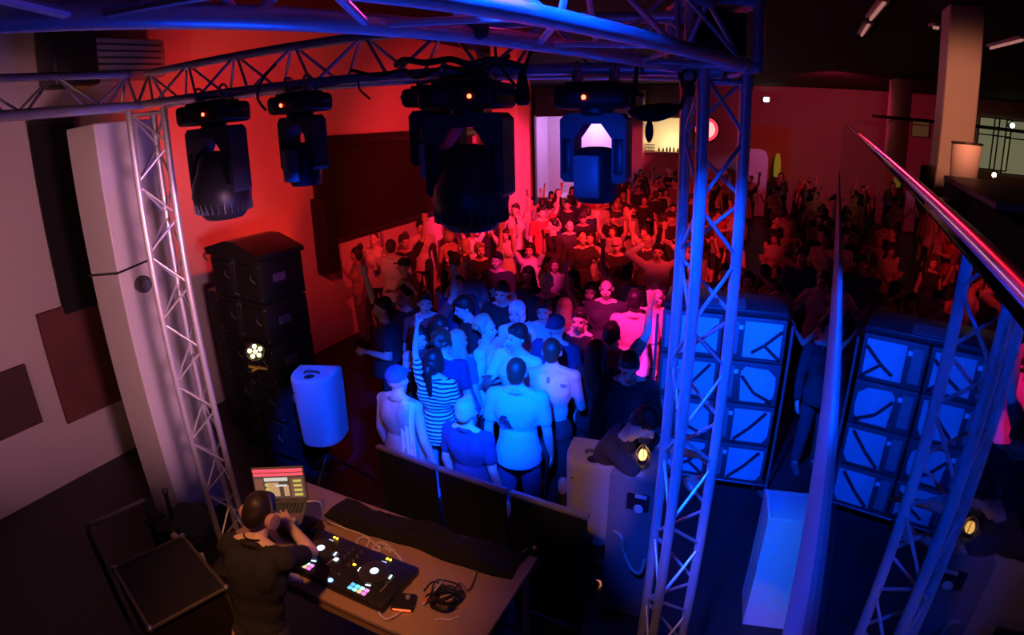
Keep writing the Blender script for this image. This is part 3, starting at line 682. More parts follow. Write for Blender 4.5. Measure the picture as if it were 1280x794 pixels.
# loudspeaker stack at left
def line_cab(label, p, rz):
    t = thing('stack_cabinet', label, 'speaker', p, rz, 'black cabinets in the left stack')
    w, d, h = .5, .55, .46
    MB().rbox((0, 0, h/2), (w-.006, d, h-.006), .02, 2).build('cabinet', BLACK, t)
    poly = [(w/2*math.sin(a)*1.0, -d/2-.04*math.cos(a*1.0)+.0) for a in [-PI/2+PI*k/10 for k in range(11)]]
    MB().prism([(-.22, -d/2+.01)]+[(.22*math.sin(a), -d/2-.03*math.cos(a)) for a in [-PI/2+PI*k/10 for k in range(11)]]+[(.22, -d/2+.01)], .04, h-.05, lambda x, y, a: V((x, y, a))).build('grille', BLACKM, t, .8)
    for sx in (-1, 1):
        for z in (.06, h-.06): MB().lathe([(.002, .012), (.012, .01), (.014, 0)], (sx*.225, -d/2-.002, z), 10, Matrix.Rotation(PI/2, 3, 'X')).build('bolt', STEEL, t)
    MB().rbox((w/2-.004, -.05, h*.55), (.014, .16, .09), .005, 1).build('side_handle', STEEL, t)
    b = MB(); b.path([(.1, -d/2-.03, h*.66), (.13, -d/2-.05, h*.6), (.17, -d/2-.03, h*.5)], .008); b.build('front_handle', STEEL, t)
    return t
lb = at_d(330, 400, 6.55); lb.z = 0; LRZ = ROOM-.12
LX = V((math.cos(LRZ), math.sin(LRZ), 0))
rows = ['bottom', 'second lowest', 'middle', 'second highest', 'top']
for c in range(2):
    for r_ in range(5):
        line_cab('black cabinet in the %s row, %s column of the left stack' % (rows[r_], ('wall side', 'dance floor side')[c]), lb+LX*(-.255+.51*c)+Z*(.005+.462*r_), LRZ)
t = thing('stack_hood', 'sloping black hood on top of the left loudspeaker stack', 'cover', lb+Z*2.318, LRZ)
MB().prism([(-.52, 0), (.52, 0), (.52, .05), (.1, .17), (-.1, .17), (-.56, .07)], -.3, .3, lambda x, y, a: V((x, a, y))).build('hood_shell', BLACK, t, .3)
MB().path([(-.5, -.31, .03), (-.54, -.33, -.02), (-.5, -.31, -.07)], .012).build('hood_handle', STEEL, t)
p = lb-LX*.72; tag(MB().rbox((0, 0, .92), (.3, .4, 1.84), .02).build('amp_rack', BLACK, None, None, (p.x, p.y, 0), LRZ), 'narrow black rack squeezed between left stack and wall', 'rack')
# par lamp with yellow leds in front of the stack
pl = at_d(318, 437, 5.9)
t = thing('led_par_light', 'small par lamp with a ring of glowing yellow leds, by the left stack', 'stage light', pl, face_rot(150))
Mf = Matrix.Rotation(PI/2, 3, 'X')
MB().lathe([(.04, -.1), (.085, -.08), (.1, .06), (.1, .08), (.094, .08), (.09, .06)], n=24, M=Mf).build('lamp_can', BLACK, t)
for k in range(6):
    a = 2*PI*k/6; r_ = .056 if k < 5 else 0
    if k < 5: a = 2*PI*k/5+.3
    MB().lathe([(.002, .078), (.018, .076), (.021, .066)], (r_*math.cos(a), 0, r_*math.sin(a)), 14, Mf).build('led', emit('yellow led', (1, .8, .25), 16), t)
b = MB(); b.path([(-.11, .0, 0), (-.115, .02, -.1), (0, .04, -.17), (.115, .02, -.1), (.11, 0, 0)], .009); b.build('bracket', BLACK, t)
q_ = at_d(318, 457, 5.85)-pl
b = MB(); b.rbox((0, -.03, -.19), (.2, .05, .02), .006, 1, M=Matrix.Rotation(.35, 3, 'Y')); b.rbox((-.02, -.03, -.2), (.1, .04, .02), .006, 1, M=Matrix.Rotation(-.3, 3, 'Y')); b.build('yellow_lit_bracket', mat('yellow led light on bracket', (.85, .75, .1), .4), t)  # yellow light of the leds put into the colour of this bracket
st = thing('light_stand', 'thin black stand under the yellow led lamp', 'stand', (pl.x, pl.y, 0))
MB().tube((0, 0, .02), (0, 0, pl.z-.2), .014, 10).build('pole', BLACK, st)
for k in range(3):
    a = 2*PI*k/3+.4; MB().tube((0, 0, .3), (.3*math.cos(a), .3*math.sin(a), .012), .01, 8).build('leg', BLACK, st)
# crowd barrier
b0 = at_z(470, 556, 1.12); b1 = at_z(738, 646, 1.12); bd = (b1-b0).normalized(); bL = (b1-b0).length
n = 3
for k in range(n):
    p0 = b0+bd*(bL*k/n+.01); L = bL/n-.02
    t = thing('crowd_barrier', ('dark crowd barrier section nearest the blue lit loudspeaker', 'dark crowd barrier section in front of the striped top', 'dark crowd barrier section ending at the greyish loudspeaker')[k], 'barrier', (p0.x, p0.y, 0), math.atan2(bd.y, bd.x), 'barrier along the front of the crowd')
    MB().rbox((L/2, 0, 1.11), (L, .05, .03), .01).build('top_rail', mat('dull metal', (.35, .35, .37), .45, .6), t)
    MB().box((L/2, 0, .56), (L-.02, .012, 1.04)).build('front_sheet', mat('barrier sheet', (.012, .012, .014), .6), t)
    for s in (.03, L-.03): MB().tube((s, 0, 0), (s, 0, 1.1), .02, 10).build('post', BLACK, t)
    MB().rbox((L/2, -.1, .012), (L-.02, .2, .02), .004, 1).build('foot_plate', BLACK, t)
# ------------------------------------------------------------------ the DJ table
TZ = .9
cR = at_z(672, 697, TZ); cN = at_z(500, 794, TZ); cL = at_z(279, 676, TZ)
uR, vB = cR.dot(R), cR.dot(F); vN = (at_z(390, 742, TZ).dot(F)+cN.dot(F))/2; uL = cL.dot(R)
t = thing('dj_table', 'long varnished wooden table on metal legs under the mixing gear', 'table', uv((uL+uR)/2, (vN+vB)/2, 0), ROOM)
TW, TD = uR-uL, vB-vN
MB().rbox((0, 0, TZ-.018), (TW, TD, .036), .006, 2).build('tabletop', PLYW, t)
MB().rbox((0, -TD/2+.02, TZ-.07), (TW-.1, .025, .07), .004, 1).rbox((0, TD/2-.02, TZ-.07), (TW-.1, .025, .07), .004, 1).build('apron', PLYW, t)
for sx in (-1, 1):
    for sy in (-1, 1): MB().rbox((sx*(TW/2-.06), sy*(TD/2-.06), (TZ-.036)/2), (.045, .045, TZ-.036), .006, 1).build('leg', mat('table leg', (.45, .38, .33), .5, .3), t)
# controller
def tp(px, py, z=TZ): return at_z(px, py, z)
c1 = tp(399, 690, TZ+.06); c2 = tp(466, 719, TZ+.06)
ax = (c2-c1).normalized(); caz = math.atan2(ax.y, ax.x); cm = (c1+c2)/2; ay = V((-ax.y, ax.x, 0)); jd = (c2-c1).length
t = thing('dj_controller', 'black two deck mixing controller with glowing pads and jog wheels', 'controller', (cm.x, cm.y, TZ), caz)
CW, CD = jd*1.95, .39
MB().rbox((0, 0, .03), (CW, CD, .055), .01, 2).build('body', BLACK, t)
for s in (-1, 1):
    x = s*jd/2
    j = MB().lathe([(.1, .057), (.1, .072), (.085, .078), (.03, .079), (.03, .0785)], (x, .02, 0), 36).build('jog_wheel', mat('jog wheel', (.04, .04, .045), .3), t)
    MB().lathe([(.004, .083), (.026, .0825), (.028, .079)], (x, .02, 0), 24).build('jog_display', LEDW, j)
    for k, a in enumerate((10, 95, 190, 285)):
        a = rad(a); rr = .108; MB().rbox((x+rr*math.cos(a), .02+rr*math.sin(a), .0595), (.012, .036, .006), .002, 1, rz=a).build('ring_light', LEDW, j)
    cols = [(.1, .5, 1), (.15, .8, 1), (.5, 1, .9), (1, .3, .75), (.15, .6, 1), (.3, 1, .8), (1, .55, .3), (1, .2, .7)]
    for k in range(8):
        cx = x-.055+(k % 4)*.032*1.1-.0; cy = -.125-(k//4)*.03
        MB().rbox((cx, cy, .061), (.028, .023, .01), .003, 1).build('pad', emit('pad %d' % k, cols[k], 1.3), t)
    for k in range(2): MB().lathe([(.002, .064), (.008, .063), (.009, .057)], (x-.01+.025*k, .165, 0), 12).build('cue_light', LEDO, t)
    b = MB(); b.rbox((x+.125*1, -.02, .058), (.006, .15, .004), .001, 1); b.build('pitch_slot', mat('pale slot', (.35, .34, .33), .5), t)
    MB().rbox((x+.125, -.05+.03*s, .068), (.022, .014, .018), .003, 1).build('pitch_slider', GREYP, t)
for r_ in range(4):
    for c in range(2): MB().lathe([(.011, .057), (.01, .078), (.004, .08)], (-.035+.07*c, .13-.045*r_, 0), 12).build('knob', GREYP, t)
for c in range(2): MB().rbox((-.035+.07*c, -.1, .064), (.022, .014, .016), .003, 1).build('fader', STEEL, t)
MB().rbox((0, -.16, .064), (.014, .022, .016), .003, 1).build('fader', STEEL, t)
MB().rbox((-.075, .0, .06), (.03, .03, .008), .003, 1).build('select_button', LEDW, t)
MB().rbox((.06, .02, .06), (.022, .016, .008), .003, 1).build('select_button', LEDO, t)
MB().lathe([(.004, .066), (.014, .064), (.016, .057)], (.02, -.165, 0), 14).build('play_button', LEDB, t)
# mixer / effects box under the laptop
lc = at_d(352, 606, 3.45)
lr = .12
t = thing('laptop', 'open laptop showing mixing software, on a stand behind the controller', 'laptop', (0, 0, 0), lr)
lw, lh = .36, .24
pT, pB = at_d(349, 591, 3.46), at_d(353, 624, 3.40)
t.location = (pB.x, pB.y, pB.z-.02)
zl = pB.z-.02
MB().rbox((0, -.13, .008), (lw, .25, .016), .006, 2).build('keyboard_base', mat('laptop shell', (.2, .2, .21), .4, .5), t)
kb = MB()
for r_ in range(5):
    for c in range(13): kb.box((-.15+.025*c, -.05-.024*r_, .0175), (.02, .019, .004))
kb.build('keys', BLACK, t)
MB().rbox((0, -.215, .0168), (.1, .06, .002), .001, 1).build('trackpad', GREYP, t)
Ms = Matrix.Rotation(rad(-8), 3, 'X'); so = V((0, 0, .016))
def sc(x, y, d=0): return so+Ms@V((x, -d, y))
l_ = MB().rbox(so+Ms@V((0, 0, lh/2)), (lw, .01, lh), .004, 1, M=Ms).build('lid', mat('laptop shell', (.2, .2, .21), .4, .5), t)
def scr(name, x0, x1, y0, y1, m, d=.0062): 
    MB().box(so+Ms@V(((x0+x1)/2, -d, (y0+y1)/2)), (x1-x0, .0012, y1-y0), M=Ms).build(name, m, l_, None)
scr('screen', -.172, .172, .012, .232, emit('screen dark', (.16, .12, .09), .35))
RED = emit('screen red', (1, .06, .1), 1.6); AMB = emit('screen amber', (.75, .5, .25), .55); PAL = emit('screen pale', (.7, .72, .7), .8); OLV = emit('screen olive', (.6, .6, .12), .8); BRN = emit('screen brown', (.3, .14, .1), .5)
scr('waveform', -.168, .168, .205, .226, RED, .0072); scr('waveform', -.168, .168, .178, .196, RED, .0072)
scr('deck_panel', -.09, -.005, .03, .13, AMB, .0072); scr('deck_panel', .025, .06, .03, .11, AMB, .0072); scr('library_panel', .075, .16, .02, .16, BRN, .0072); scr('library_panel', -.168, -.11, .02, .16, BRN, .0072)
for k in range(4): scr('track_row', .095, .15, .03+.033*k, .047+.033*k, OLV, .0082)
for k in range(3): scr('level_bar', -.1, -.075, .035+.035*k, .055+.035*k, OLV, .0082)
scr('title_bar', -.1, .06, .14, .165, PAL, .0072); scr('transport_bar', -.03, .05, .1, .115, PAL, .0082)
ls = thing('laptop_stand', 'dark folding stand holding the laptop above the table', 'laptop stand', (t.location.x, t.location.y, TZ), lr)
hh = zl-TZ
MB().rbox((0, -.13, hh-.006), (.3, .22, .012), .004, 1).build('tray', BLACK, ls)
for sx in (-1, 1):
    MB().tube((sx*.12, -.2, .01), (sx*.12, -.05, hh-.012), .008, 8).build('leg', BLACK, ls); MB().tube((sx*.12, -.05, .01), (sx*.12, -.2, hh-.012), .008, 8).build('leg', BLACK, ls)
    MB().tube((sx*.12, -.22, .009), (sx*.12, -.03, .009), .008, 8).build('foot', BLACK, ls)
# box beside / under the laptop
fxp = tp(372, 648, TZ+.12)
t = thing('effects_unit', 'flat dark box with small knobs in front of the laptop', 'mixer', (fxp.x, fxp.y, TZ), caz)
MB().rbox((0, 0, .045), (.28, .2, .09), .008).build('case', BLACK, t)
for r_ in range(3):
    for c in range(5): MB().lathe([(.009, .09), (.008, .106), (.003, .107)], (-.1+.05*c, -.05+.05*r_, 0), 10).build('knob', GREYP, t)
MB().rbox((0, .085, .092), (.08, .012, .004), .001, 1).build('display', mat('pale strip', (.6, .6, .62), .4), t)
# cables on the table
zc = TZ+.009
pts = [at_d(384, 627, 3.3), at_d(400, 628, 3.28), at_z(404, 645, 1.05), tp(410, 652, TZ+.05)]+[tp(x, y, zc+.0) for x, y in ((432, 661), (450, 668), (462, 676), (454, 688), (446, 679), (456, 673), (470, 681), (476, 690), (466, 688), (478, 678), (494, 692), (504, 706), (506, 722), (498, 742), (482, 752), (474, 764), (482, 775), (494, 772), (502, 764))]
for i, p in enumerate(pts[4:]):
    p.z += (.06 if False else .0)+.012*((i*37) % 3)/2
tag(MB().path(pts, .006, 8, 8).build('usb_cable', PALEC, None), 'pale white cable curling across the table from laptop to small box', 'cable')
p = tp(478, 684, zc+.02)
t = thing('cable_tie_bundle', 'short pale doubled cable end beside the curled white cable', 'cable', (p.x, p.y, TZ))
MB().path([(-.06, .05, .01), (-.02, .02, .016), (.05, -.01, .012), (.09, -.02, .01)], .0055).path([(-.05, .07, .01), (0, .035, .02), (.06, -.035, .012)], .0055).build('doubled_cable', PALEC, t); MB().torus((0, .02, .017), .012, .004).build('tie', BLACK, t)
p = tp(505, 752, TZ+.03)
t = thing('audio_interface', 'small dark box with an orange edge, white cable plugged in', 'audio interface', (p.x, p.y, TZ), caz+.35)
MB().rbox((0, 0, .022), (.13, .12, .04), .008).build('case', BLACK, t); MB().rbox((0, -.061, .02), (.11, .006, .014), .002, 1).build('edge_light', emit('orange edge', (1, .12, .03), 1.6), t); MB().lathe([(.016, .042), (.014, .056), (.004, .058)], (.02, .02, 0), 16).build('knob', mat('pale slot', (.35, .34, .33), .5), t)
# heap of tangled cables and a lead with red sleeve
random.seed(11); p = tp(556, 752, TZ)
pts = []
for k in range(46):
    a = k*1.05+random.uniform(-.3, .3); r_ = random.uniform(.035, .105); pts.append((r_*math.cos(a)*1.15, r_*math.sin(a), .012+.0016*k+random.uniform(0, .012)))
tag(MB().path(pts, .006, 6, 6).build('cable_heap', CABLE, None, .6, p), 'tangled heap of dark cables on the table corner half', 'cable heap')
q1, q2 = tp(528, 757, TZ+.012), tp(551, 729, TZ+.1)
t = thing('audio_lead', 'pale straight lead with a red sleeve lying against the dark cables', 'cable', q1)
d = q2-q1
MB().tube(d*.0, d, .005, 8).build('lead', PALEC, t); MB().tube(d*.16, d*.32, .011, 10).build('red_sleeve', mat('red sleeve', (.8, .06, .03), .4), t); MB().tube(d, d*1.1, .008, 8).build('plug_tip', STEEL, t)
p = tp(556, 775, TZ); tag(MB().path([(-.06, -.01, .008), (-.02, 0, .008), (.03, -.006, .008), (.08, .02, .008)], .005).build('short_cable', PALEC, None, .6, p), 'short pale cable end in front of the dark cable heap', 'cable')
p = tp(585, 738, TZ)
tag(MB().path([(-.05, -.16, .01), (-.09, -.05, .015), (-.05, .04, .02), (.0, -.02, .02), (.03, .06, .012), (.05, .16, .01)], .006).build('dark_cable', mat('dull cable', (.12, .1, .09), .5), None, .6, p), 'dull dark cable looping between the cable heap and the black cloth', 'cable')
# black cloth folded on the rear of the table, small metal bits at the corner
def cloth(name, label, u0, u1, v0, v1, z, amp, seed, cat):
    nx, ny = 40, 22; vs = []
    for j in range(ny+1):
        for i in range(nx+1):
            u = u0+(u1-u0)*i/nx; v = v0+(v1-v0)*j/ny; e = min(i, nx-i, j*1.6, (ny-j)*1.6)/6.; e = min(1, e)
            h = (.5+.5*noise.noise(V((u*6+seed, v*7, seed))))*amp*e+abs(noise.noise(V((u*15, v*13+seed, 2))))*amp*.5*e
            du = .04*noise.noise(V((v*5, seed, 1))); dv = .05*noise.noise(V((u*4, seed, 5)))
            vs.append(uv(u+du, v+dv, z+.004+h))
    fs = [(j*(nx+1)+i, j*(nx+1)+i+1, (j+1)*(nx+1)+i+1, (j+1)*(nx+1)+i) for j in range(ny) for i in range(nx)]
    b = MB().add(vs, fs); o = b.build(name, DRAPE, None, 2.); md = o.modifiers.new('thick', 'SOLIDIFY'); md.thickness = .004; md.offset = 1
    return tag(o, label, cat)
k1, k2 = tp(470, 668), tp(640, 700)
cloth('black_cloth', 'crumpled black cloth covering the back of the table', at_z(412, 640, TZ).dot(R), uR-.06, vN+.63, vB-.02, TZ, .09, 3.3, 'cloth')
p = tp(662, 689, TZ)
t = thing('metal_clip', 'small shiny clip at the far corner of the table', 'clip', (p.x, p.y, TZ), .5); MB().path([(-.05, 0, .006), (-.02, .01, .02), (.02, 0, .008), (.045, .012, .012)], .004).build('clip_wire', STEEL, t); MB().rbox((.04, .0, .012), (.02, .03, .02), .003, 1).build('clip_jaw', mat('brass', (.7, .5, .15), .3, .9), t)
p = at_z(747, 731, .012)
tag(MB().lathe([(.002, .03), (.03, .028), (.035, 0)], n=14).build('floor_light', emit('faint red', (1, .25, .15), .5), None, .6, p), 'faint red glowing spot low behind the table', 'light')
# ------------------------------------------------------------------ dark corner at lower left
q = [at_z(150, 716, .75), at_z(222, 664, .75), at_z(277, 730, .75), at_z(190, 792, .75)]
c = sum(q, V((0, 0, 0)))/4; ex = (q[2]-q[1]); ang = math.atan2(ex.y, ex.x); w = ((q[2]-q[1]).length+(q[3]-q[0]).length)/2; d = ((q[1]-q[0]).length+(q[2]-q[3]).length)/2
t = thing('flight_case', 'large black flight case with metal edges in the lower left corner', 'flight case', (c.x, c.y, 0), ang)
MB().rbox((0, 0, .42), (w-.02, d-.02, .62), .008, 1).build('case_body', mat('case laminate', (.03, .022, .024), .5), t)
MB().rbox((0, 0, .735), (w-.02, d-.02, .02), .004, 1).build('lid', mat('case lid', (.012, .011, .013), .7), t)
EDG = mat('case edging', (.16, .13, .12), .5, .5)
for (x0, y0, x1, y1) in ((-1, -1, 1, -1), (1, -1, 1, 1), (1, 1, -1, 1), (-1, 1, -1, -1)):
    MB().tube((x0*w/2, y0*d/2, .742), (x1*w/2, y1*d/2, .742), .014, 8).build('edge_profile', EDG, t)
for sx in (-1, 1):
    for sy in (-1, 1):
        MB().tube((sx*(w/2-.005), sy*(d/2-.005), .1), (sx*(w/2-.005), sy*(d/2-.005), .74), .014, 8).build('corner_profile', EDG, t)
        MB().ell((sx*w/2, sy*d/2, .742), (.026, .026, .026), n=12, m=8).build('ball_corner', STEEL, t)
        MB().tube((sx*(w/2-.1)-.015, sy*(d/2-.1), .05), (sx*(w/2-.1)+.015, sy*(d/2-.1), .05), .05, 14).build('caster', CABLE, t)
h0, h1, h2_ = at_z(110, 662, .95), at_z(122, 652, 1.0), at_z(180, 625, 1.0)
t = thing('handrail', 'thin metal handrail bending down in the dark beside the column', 'railing', (h0.x, h0.y, 0))
o_ = V((h0.x, h0.y, 0))
MB().path([V((0, 0, .02)), V((0, 0, .6)), h0-o_, h1-o_, (h1+h2_)/2-o_, h2_-o_], .018, 10).build('top_rail', mat('rail paint', (.12, .1, .1), .4, .5), t); MB().tube(h2_-o_, V((h2_.x-o_.x, h2_.y-o_.y, 0)), .018, 10).build('post', BLACK, t)
cb = cc.copy(); 
m0 = at_d(235, 660, 4.75)
t = thing('floor_monitor', 'black wedge loudspeaker with cables leaning at the foot of the white column', 'speaker', (m0.x, m0.y, 0), ROOM+.3)
zt = m0.z+.14
MB().prism([(-.24, 0), (.24, 0), (.24, zt-.12), (.05, zt), (-.24, zt-.06)], -.22, .22, lambda x, y, a: V((x, a, y))).build('cabinet', BLACKM, t, .3)
MB().rbox((.13, -.0, zt-.045), (.2, .36, .012), .004, 1, M=Matrix.Rotation(.5, 3, 'Y')).build('grille', BLACK, t)
MB().path([(-.2, -.2, zt-.05), (-.28, -.2, zt+.04), (-.22, -.1, zt+.02), (-.3, -.05, zt-.06), (-.3, -.1, zt-.3)], .012).build('cable', CABLE, t)
p0, p1 = at_d(206, 614, 4.9), at_d(215, 646, 4.85)
t = thing('microphone', 'dark stick shaped microphone on a stand before the column foot', 'microphone', (p1.x, p1.y, 0)); o_ = V((p1.x, p1.y, 0))
MB().tube(p1-o_, p0-o_, .02, 12).build('mic_body', BLACK, t); MB().ell(p0-o_, (.03, .03, .035)).build('mic_head', GREYP, t); MB().tube(V((0, 0, 0.015)), p1-o_, .012, 10).build('stand_pole', BLACK, t); MB().lathe([(.13, 0), (.13, .012), (.02, .02)], n=20).build('stand_base', BLACK, t)
for (x0, y0, x1, y1, D, lab) in ((216, 668, 226, 678, 4.2, 'pale strip of a folded stand just above the flight case'), (250, 692, 256, 708, 4.0, 'pale stub of a folded stand beside the flight case corner')):
    p0, p1 = at_d(x0, y0, D), at_d(x1, y1, D-.08); o_ = V((p1.x, p1.y, 0))
    t = thing('folded_stand', lab, 'stand', o_); MB().tube(p0-o_, p1-o_, .026, 8).build('stand_tube', mat('stand paint', (.55, .48, .44), .5), t); MB().tube(V((0, 0, .0)), p1-o_, .02, 8).build('stand_leg', BLACK, t)
# ------------------------------------------------------------------ people
DG = None
def fuse(mb, name, vox, smooth=3, wrinkle=0., seed=0):
    """overlapping shells -> one continuous surface"""
    me = mb.mesh('tmp'); o = bpy.data.objects.new('tmp', me); COL.objects.link(o)
    r = o.modifiers.new('r', 'REMESH'); r.mode = 'VOXEL'; r.voxel_size = vox; r.use_smooth_shade = True
    if smooth:
        s = o.modifiers.new('s', 'SMOOTH'); s.iterations = smooth; s.factor = .5
    bpy.context.view_layer.update(); dg = bpy.context.evaluated_depsgraph_get()
    out = bpy.data.meshes.new_from_object(o.evaluated_get(dg)); out.name = name
    bpy.data.objects.remove(o); bpy.data.meshes.remove(me)
    if wrinkle:
        nr = [v.normal.copy() for v in out.vertices]
        for v, n_ in zip(out.vertices, nr):
            p = v.co; k = noise.noise(V((p.x*9+seed, p.y*9, p.z*14)))*.6+noise.noise(V((p.x*22, p.y*22+seed, p.z*26)))*.4
            v.co = p+n_*k*wrinkle
    for f in out.polygons: f.use_smooth = True
    return out
ARMS = {  # upper arm and forearm directions for the left side (x outwards), hand shape
    'down': ((.2, .05, -1), (.06, -.32, -.95), 'soft'), 'hold': ((.22, -.05, -.98), (-.3, -.9, .3), 'grip'),
    'up': ((.45, -.25, .85), (.0, -.2, .98), 'open'), 'point': ((.4, -.45, .7), (-.1, -.1, 1), 'point'),
    'front': ((.2, -.8, -.5), (-.25, -.95, .15), 'open'), 'head': ((.8, -.15, .6), (-.75, .1, .5), 'soft'),
    'clap': ((.15, -.6, -.8), (-.5, -.6, .6), 'open'), 'hug': ((.35, -.9, -.1), (-.5, -.85, .1), 'soft'), 'half': ((.5, -.3, -.75), (.25, -.55, .8), 'open')}
def hand(mb, w, d, n_, kind, s):
    """palm, four bent fingers of different length and a thumb leaving the side of the palm"""
    d = d.normalized(); n_ = (n_-d*n_.dot(d)).normalized(); sd = d.cross(n_)*s
    M = Matrix((sd, n_, d)).transposed()
    mb.ell(w+d*.045, (.04, .016, .052), M, 12, 8)
    curl = {'soft': .45, 'grip': 1.25, 'open': .12, 'point': .15}[kind]
    for i, L in enumerate((.07, .08, .074, .058)):
        c = curl; 
        if kind == 'point' and i > 0: c = 1.5
        sp = (i-1.5)*(.16 if kind == 'open' else .05)
        b = w+d*.085+sd*(-(i-1.5)*.0215)
        d1 = (d*math.cos(c*.5)+n_*math.sin(c*.5)-sd*sp).normalized(); d2 = (d*math.cos(c*1.3)+n_*math.sin(c*1.3)-sd*sp).normalized()
        m_ = b+d1*L*.5; mb.cap(b-d*.02, m_, .0105, .0098, 8, 3); mb.cap(m_, m_+d2*L*.5, .0098, .0085, 8, 3)
    t0 = w+d*.025+sd*.03; t1 = t0+(sd*.75+d*.6+n_*.2).normalized()*.038; mb.cap(t0, t1, .0125, .0115, 8, 3); mb.cap(t1, t1+(d*.9+sd*.25+n_*.35).normalized()*.034, .0115, .0095, 8, 3)
def ik(sh, tgt, l1, l2, pole):
    d = tgt-sh; L = min(d.length, (l1+l2)*.995); d.normalize()
    a = (l1*l1-l2*l2+L*L)/(2*L); h = math.sqrt(max(l1*l1-a*a, 1e-6)); p = (pole-d*pole.dot(d)).normalized()
    e = sh+d*a+p*h; return e, sh+d*L
TPL = {}
def template(sex='m', hair='short', la='down', ra='down', top='tee', bottom='trousers', lean=0., pitch=0., yaw=0., kin=None, vox=.0115):
    key = (sex, hair, la, ra, top, bottom, lean, pitch, yaw, kin is not None)
    if key in TPL: return TPL[key]
    fe = sex == 'f'; sw = .155 if fe else .185
    body, shirt, leg, hr = MB(), MB(), MB(), MB(); shoes = {1: MB(), -1: MB()}
    piv = V((0, 0, .95)); Ml = Matrix.Rotation(lean, 3, 'X')       # leaning forwards = towards -Y
    U = lambda p: piv+Ml@(V(p)-piv)
    nb = U((0, .01, 1.47)); Mh = Matrix.Rotation(yaw, 3, 'Z') @ Matrix.Rotation(lean*.6+pitch, 3, 'X')
    Hd = lambda p: nb+Mh@(V(p)-V((0, .01, 1.47)))
    def E(mb, c, r, g=0., M=None, up=True): mb.ell(U(c) if up else c, [x+g for x in r], (Ml if up else Matrix.Identity(3)) @ (M or Matrix.Identity(3)), 16, 10)
    torso = [((0, 0, .96), (.165 if fe else .155, .11, .12)), ((0, -.005, 1.1), (.125 if fe else .145, .095, .16)), ((0, 0, 1.28), (.15 if fe else .175, .11, .19))]
    for c, r in torso: E(body, c, r)
    body.cap(U((-sw+.03, 0, 1.43)), U((sw-.03, 0, 1.43)), .058, .058)
    body.cap(U((0, .012, 1.42)), Hd((0, .0, 1.56)), .062 if not fe else .05, .052 if not fe else .045)
    for s in (-1, 1):
        body.cap(U((s*.03, .02, 1.5)), U((s*(sw-.02), .01, 1.44)), .04, .045)
        if fe: E(body, (s*.07, -.085, 1.27), (.062, .055, .06))
        else: E(body, (s*.08, -.07, 1.32), (.08, .05, .075)); 
        E(body, (s*.085, .06, 1.33), (.075, .05, .11))
        E(body, (s*.08, .04, .91), (.08, .07, .085))
    # head with brow, nose, lips, chin and ears
    def HE(mb, c, r, g=0., n=16, m=10): mb.ell(Hd(c), [x+g for x in r], Mh, n, m)
    HE(body, (0, .012, 1.665), (.074, .094, .092)); HE(body, (0, -.03, 1.6), (.058, .062, .075)); HE(body, (0, -.052, 1.556), (.032, .034, .026))
    body.cap(Hd((0, -.087, 1.645)), Hd((0, -.108, 1.612)), .009, .015, 8, 3); HE(body, (0, -.083, 1.577), (.024, .015, .011)); body.cap(Hd((-.042, -.078, 1.665)), Hd((.042, -.078, 1.665)), .011, .011, 8, 3)
    for s in (-1, 1): HE(body, (s*.076, .012, 1.63), (.012, .02, .032)); HE(body, (s*.038, -.066, 1.605), (.025, .022, .025))
    for s in (-1, 1):
        hp, kn, an = V((s*.09, 0, .92)), V((s*.105, -.015, .5)), V((s*.115, .015, .09))
        body.cap(hp, kn, .085, .055); body.cap(kn, an, .056, .038); E(body, (s*.11, .035, .36), (.05, .05, .11), up=False)
        body.cap(an+V((0, .015, -.035)), an+V((s*.02, -.16, -.052)), .038, .03)
        shoe = shoes[s]; shoe.cap(an+V((0, .02, -.04)), an+V((s*.022, -.165, -.052)), .047, .036); shoe.cap(an+V((0, .01, .0)), an+V((0, -.01, -.03)), .045, .05)
        lo = an if bottom == 'trousers' else (hp*.1+kn*.9)
        if bottom in ('trousers', 'shorts'):
            leg.cap(hp, kn, .1, .072); leg.cap(kn, an+V((0, 0, .06)), .072, .058) if bottom == 'trousers' else None
        # arms
        A = la if s > 0 else ra; u_, f_, hk = ARMS[A] if isinstance(A, str) else ARMS['down']
        sh = U((s*sw, .005, 1.425)); l1, l2 = (.27, .235) if fe else (.295, .255)
        if kin and (s in kin):
            tgt, pole, hk, nrm_ = kin[s]; e, w = ik(sh, V(tgt), l1, l2, V(pole)); n_ = V(nrm_)
        else:
            e = sh+V((s*u_[0], u_[1], u_[2])).normalized()*l1; w = e+V((s*f_[0], f_[1], f_[2])).normalized()*l2; n_ = V((-s, .1, .05)) if A in ('down',) else V((-s*.6, -.8, -.1))
        k = .82 if fe else 1
        body.ell(sh, (.058*k, .058*k, .06*k)); body.cap(sh, e, .052*k, .04*k); body.cap(e, e+(w-e)*.35, .041*k, .041*k); body.cap(e+(w-e)*.35, w, .041*k, .027*k)
        hand(body, w, (w-e), n_, hk, s if True else 1)
        if top in ('tee', 'hoodie', 'shirt', 'stripe'):
            full = top in ('hoodie', 'shirt')
            shirt.ell(sh, (.074*k, .072*k, .074*k)); shirt.cap(sh, sh+(e-sh)*(.62 if not full else 1), .07*k, .062*k)
            if full: shirt.cap(e, e+(w-e)*.9, .058*k, .045*k)
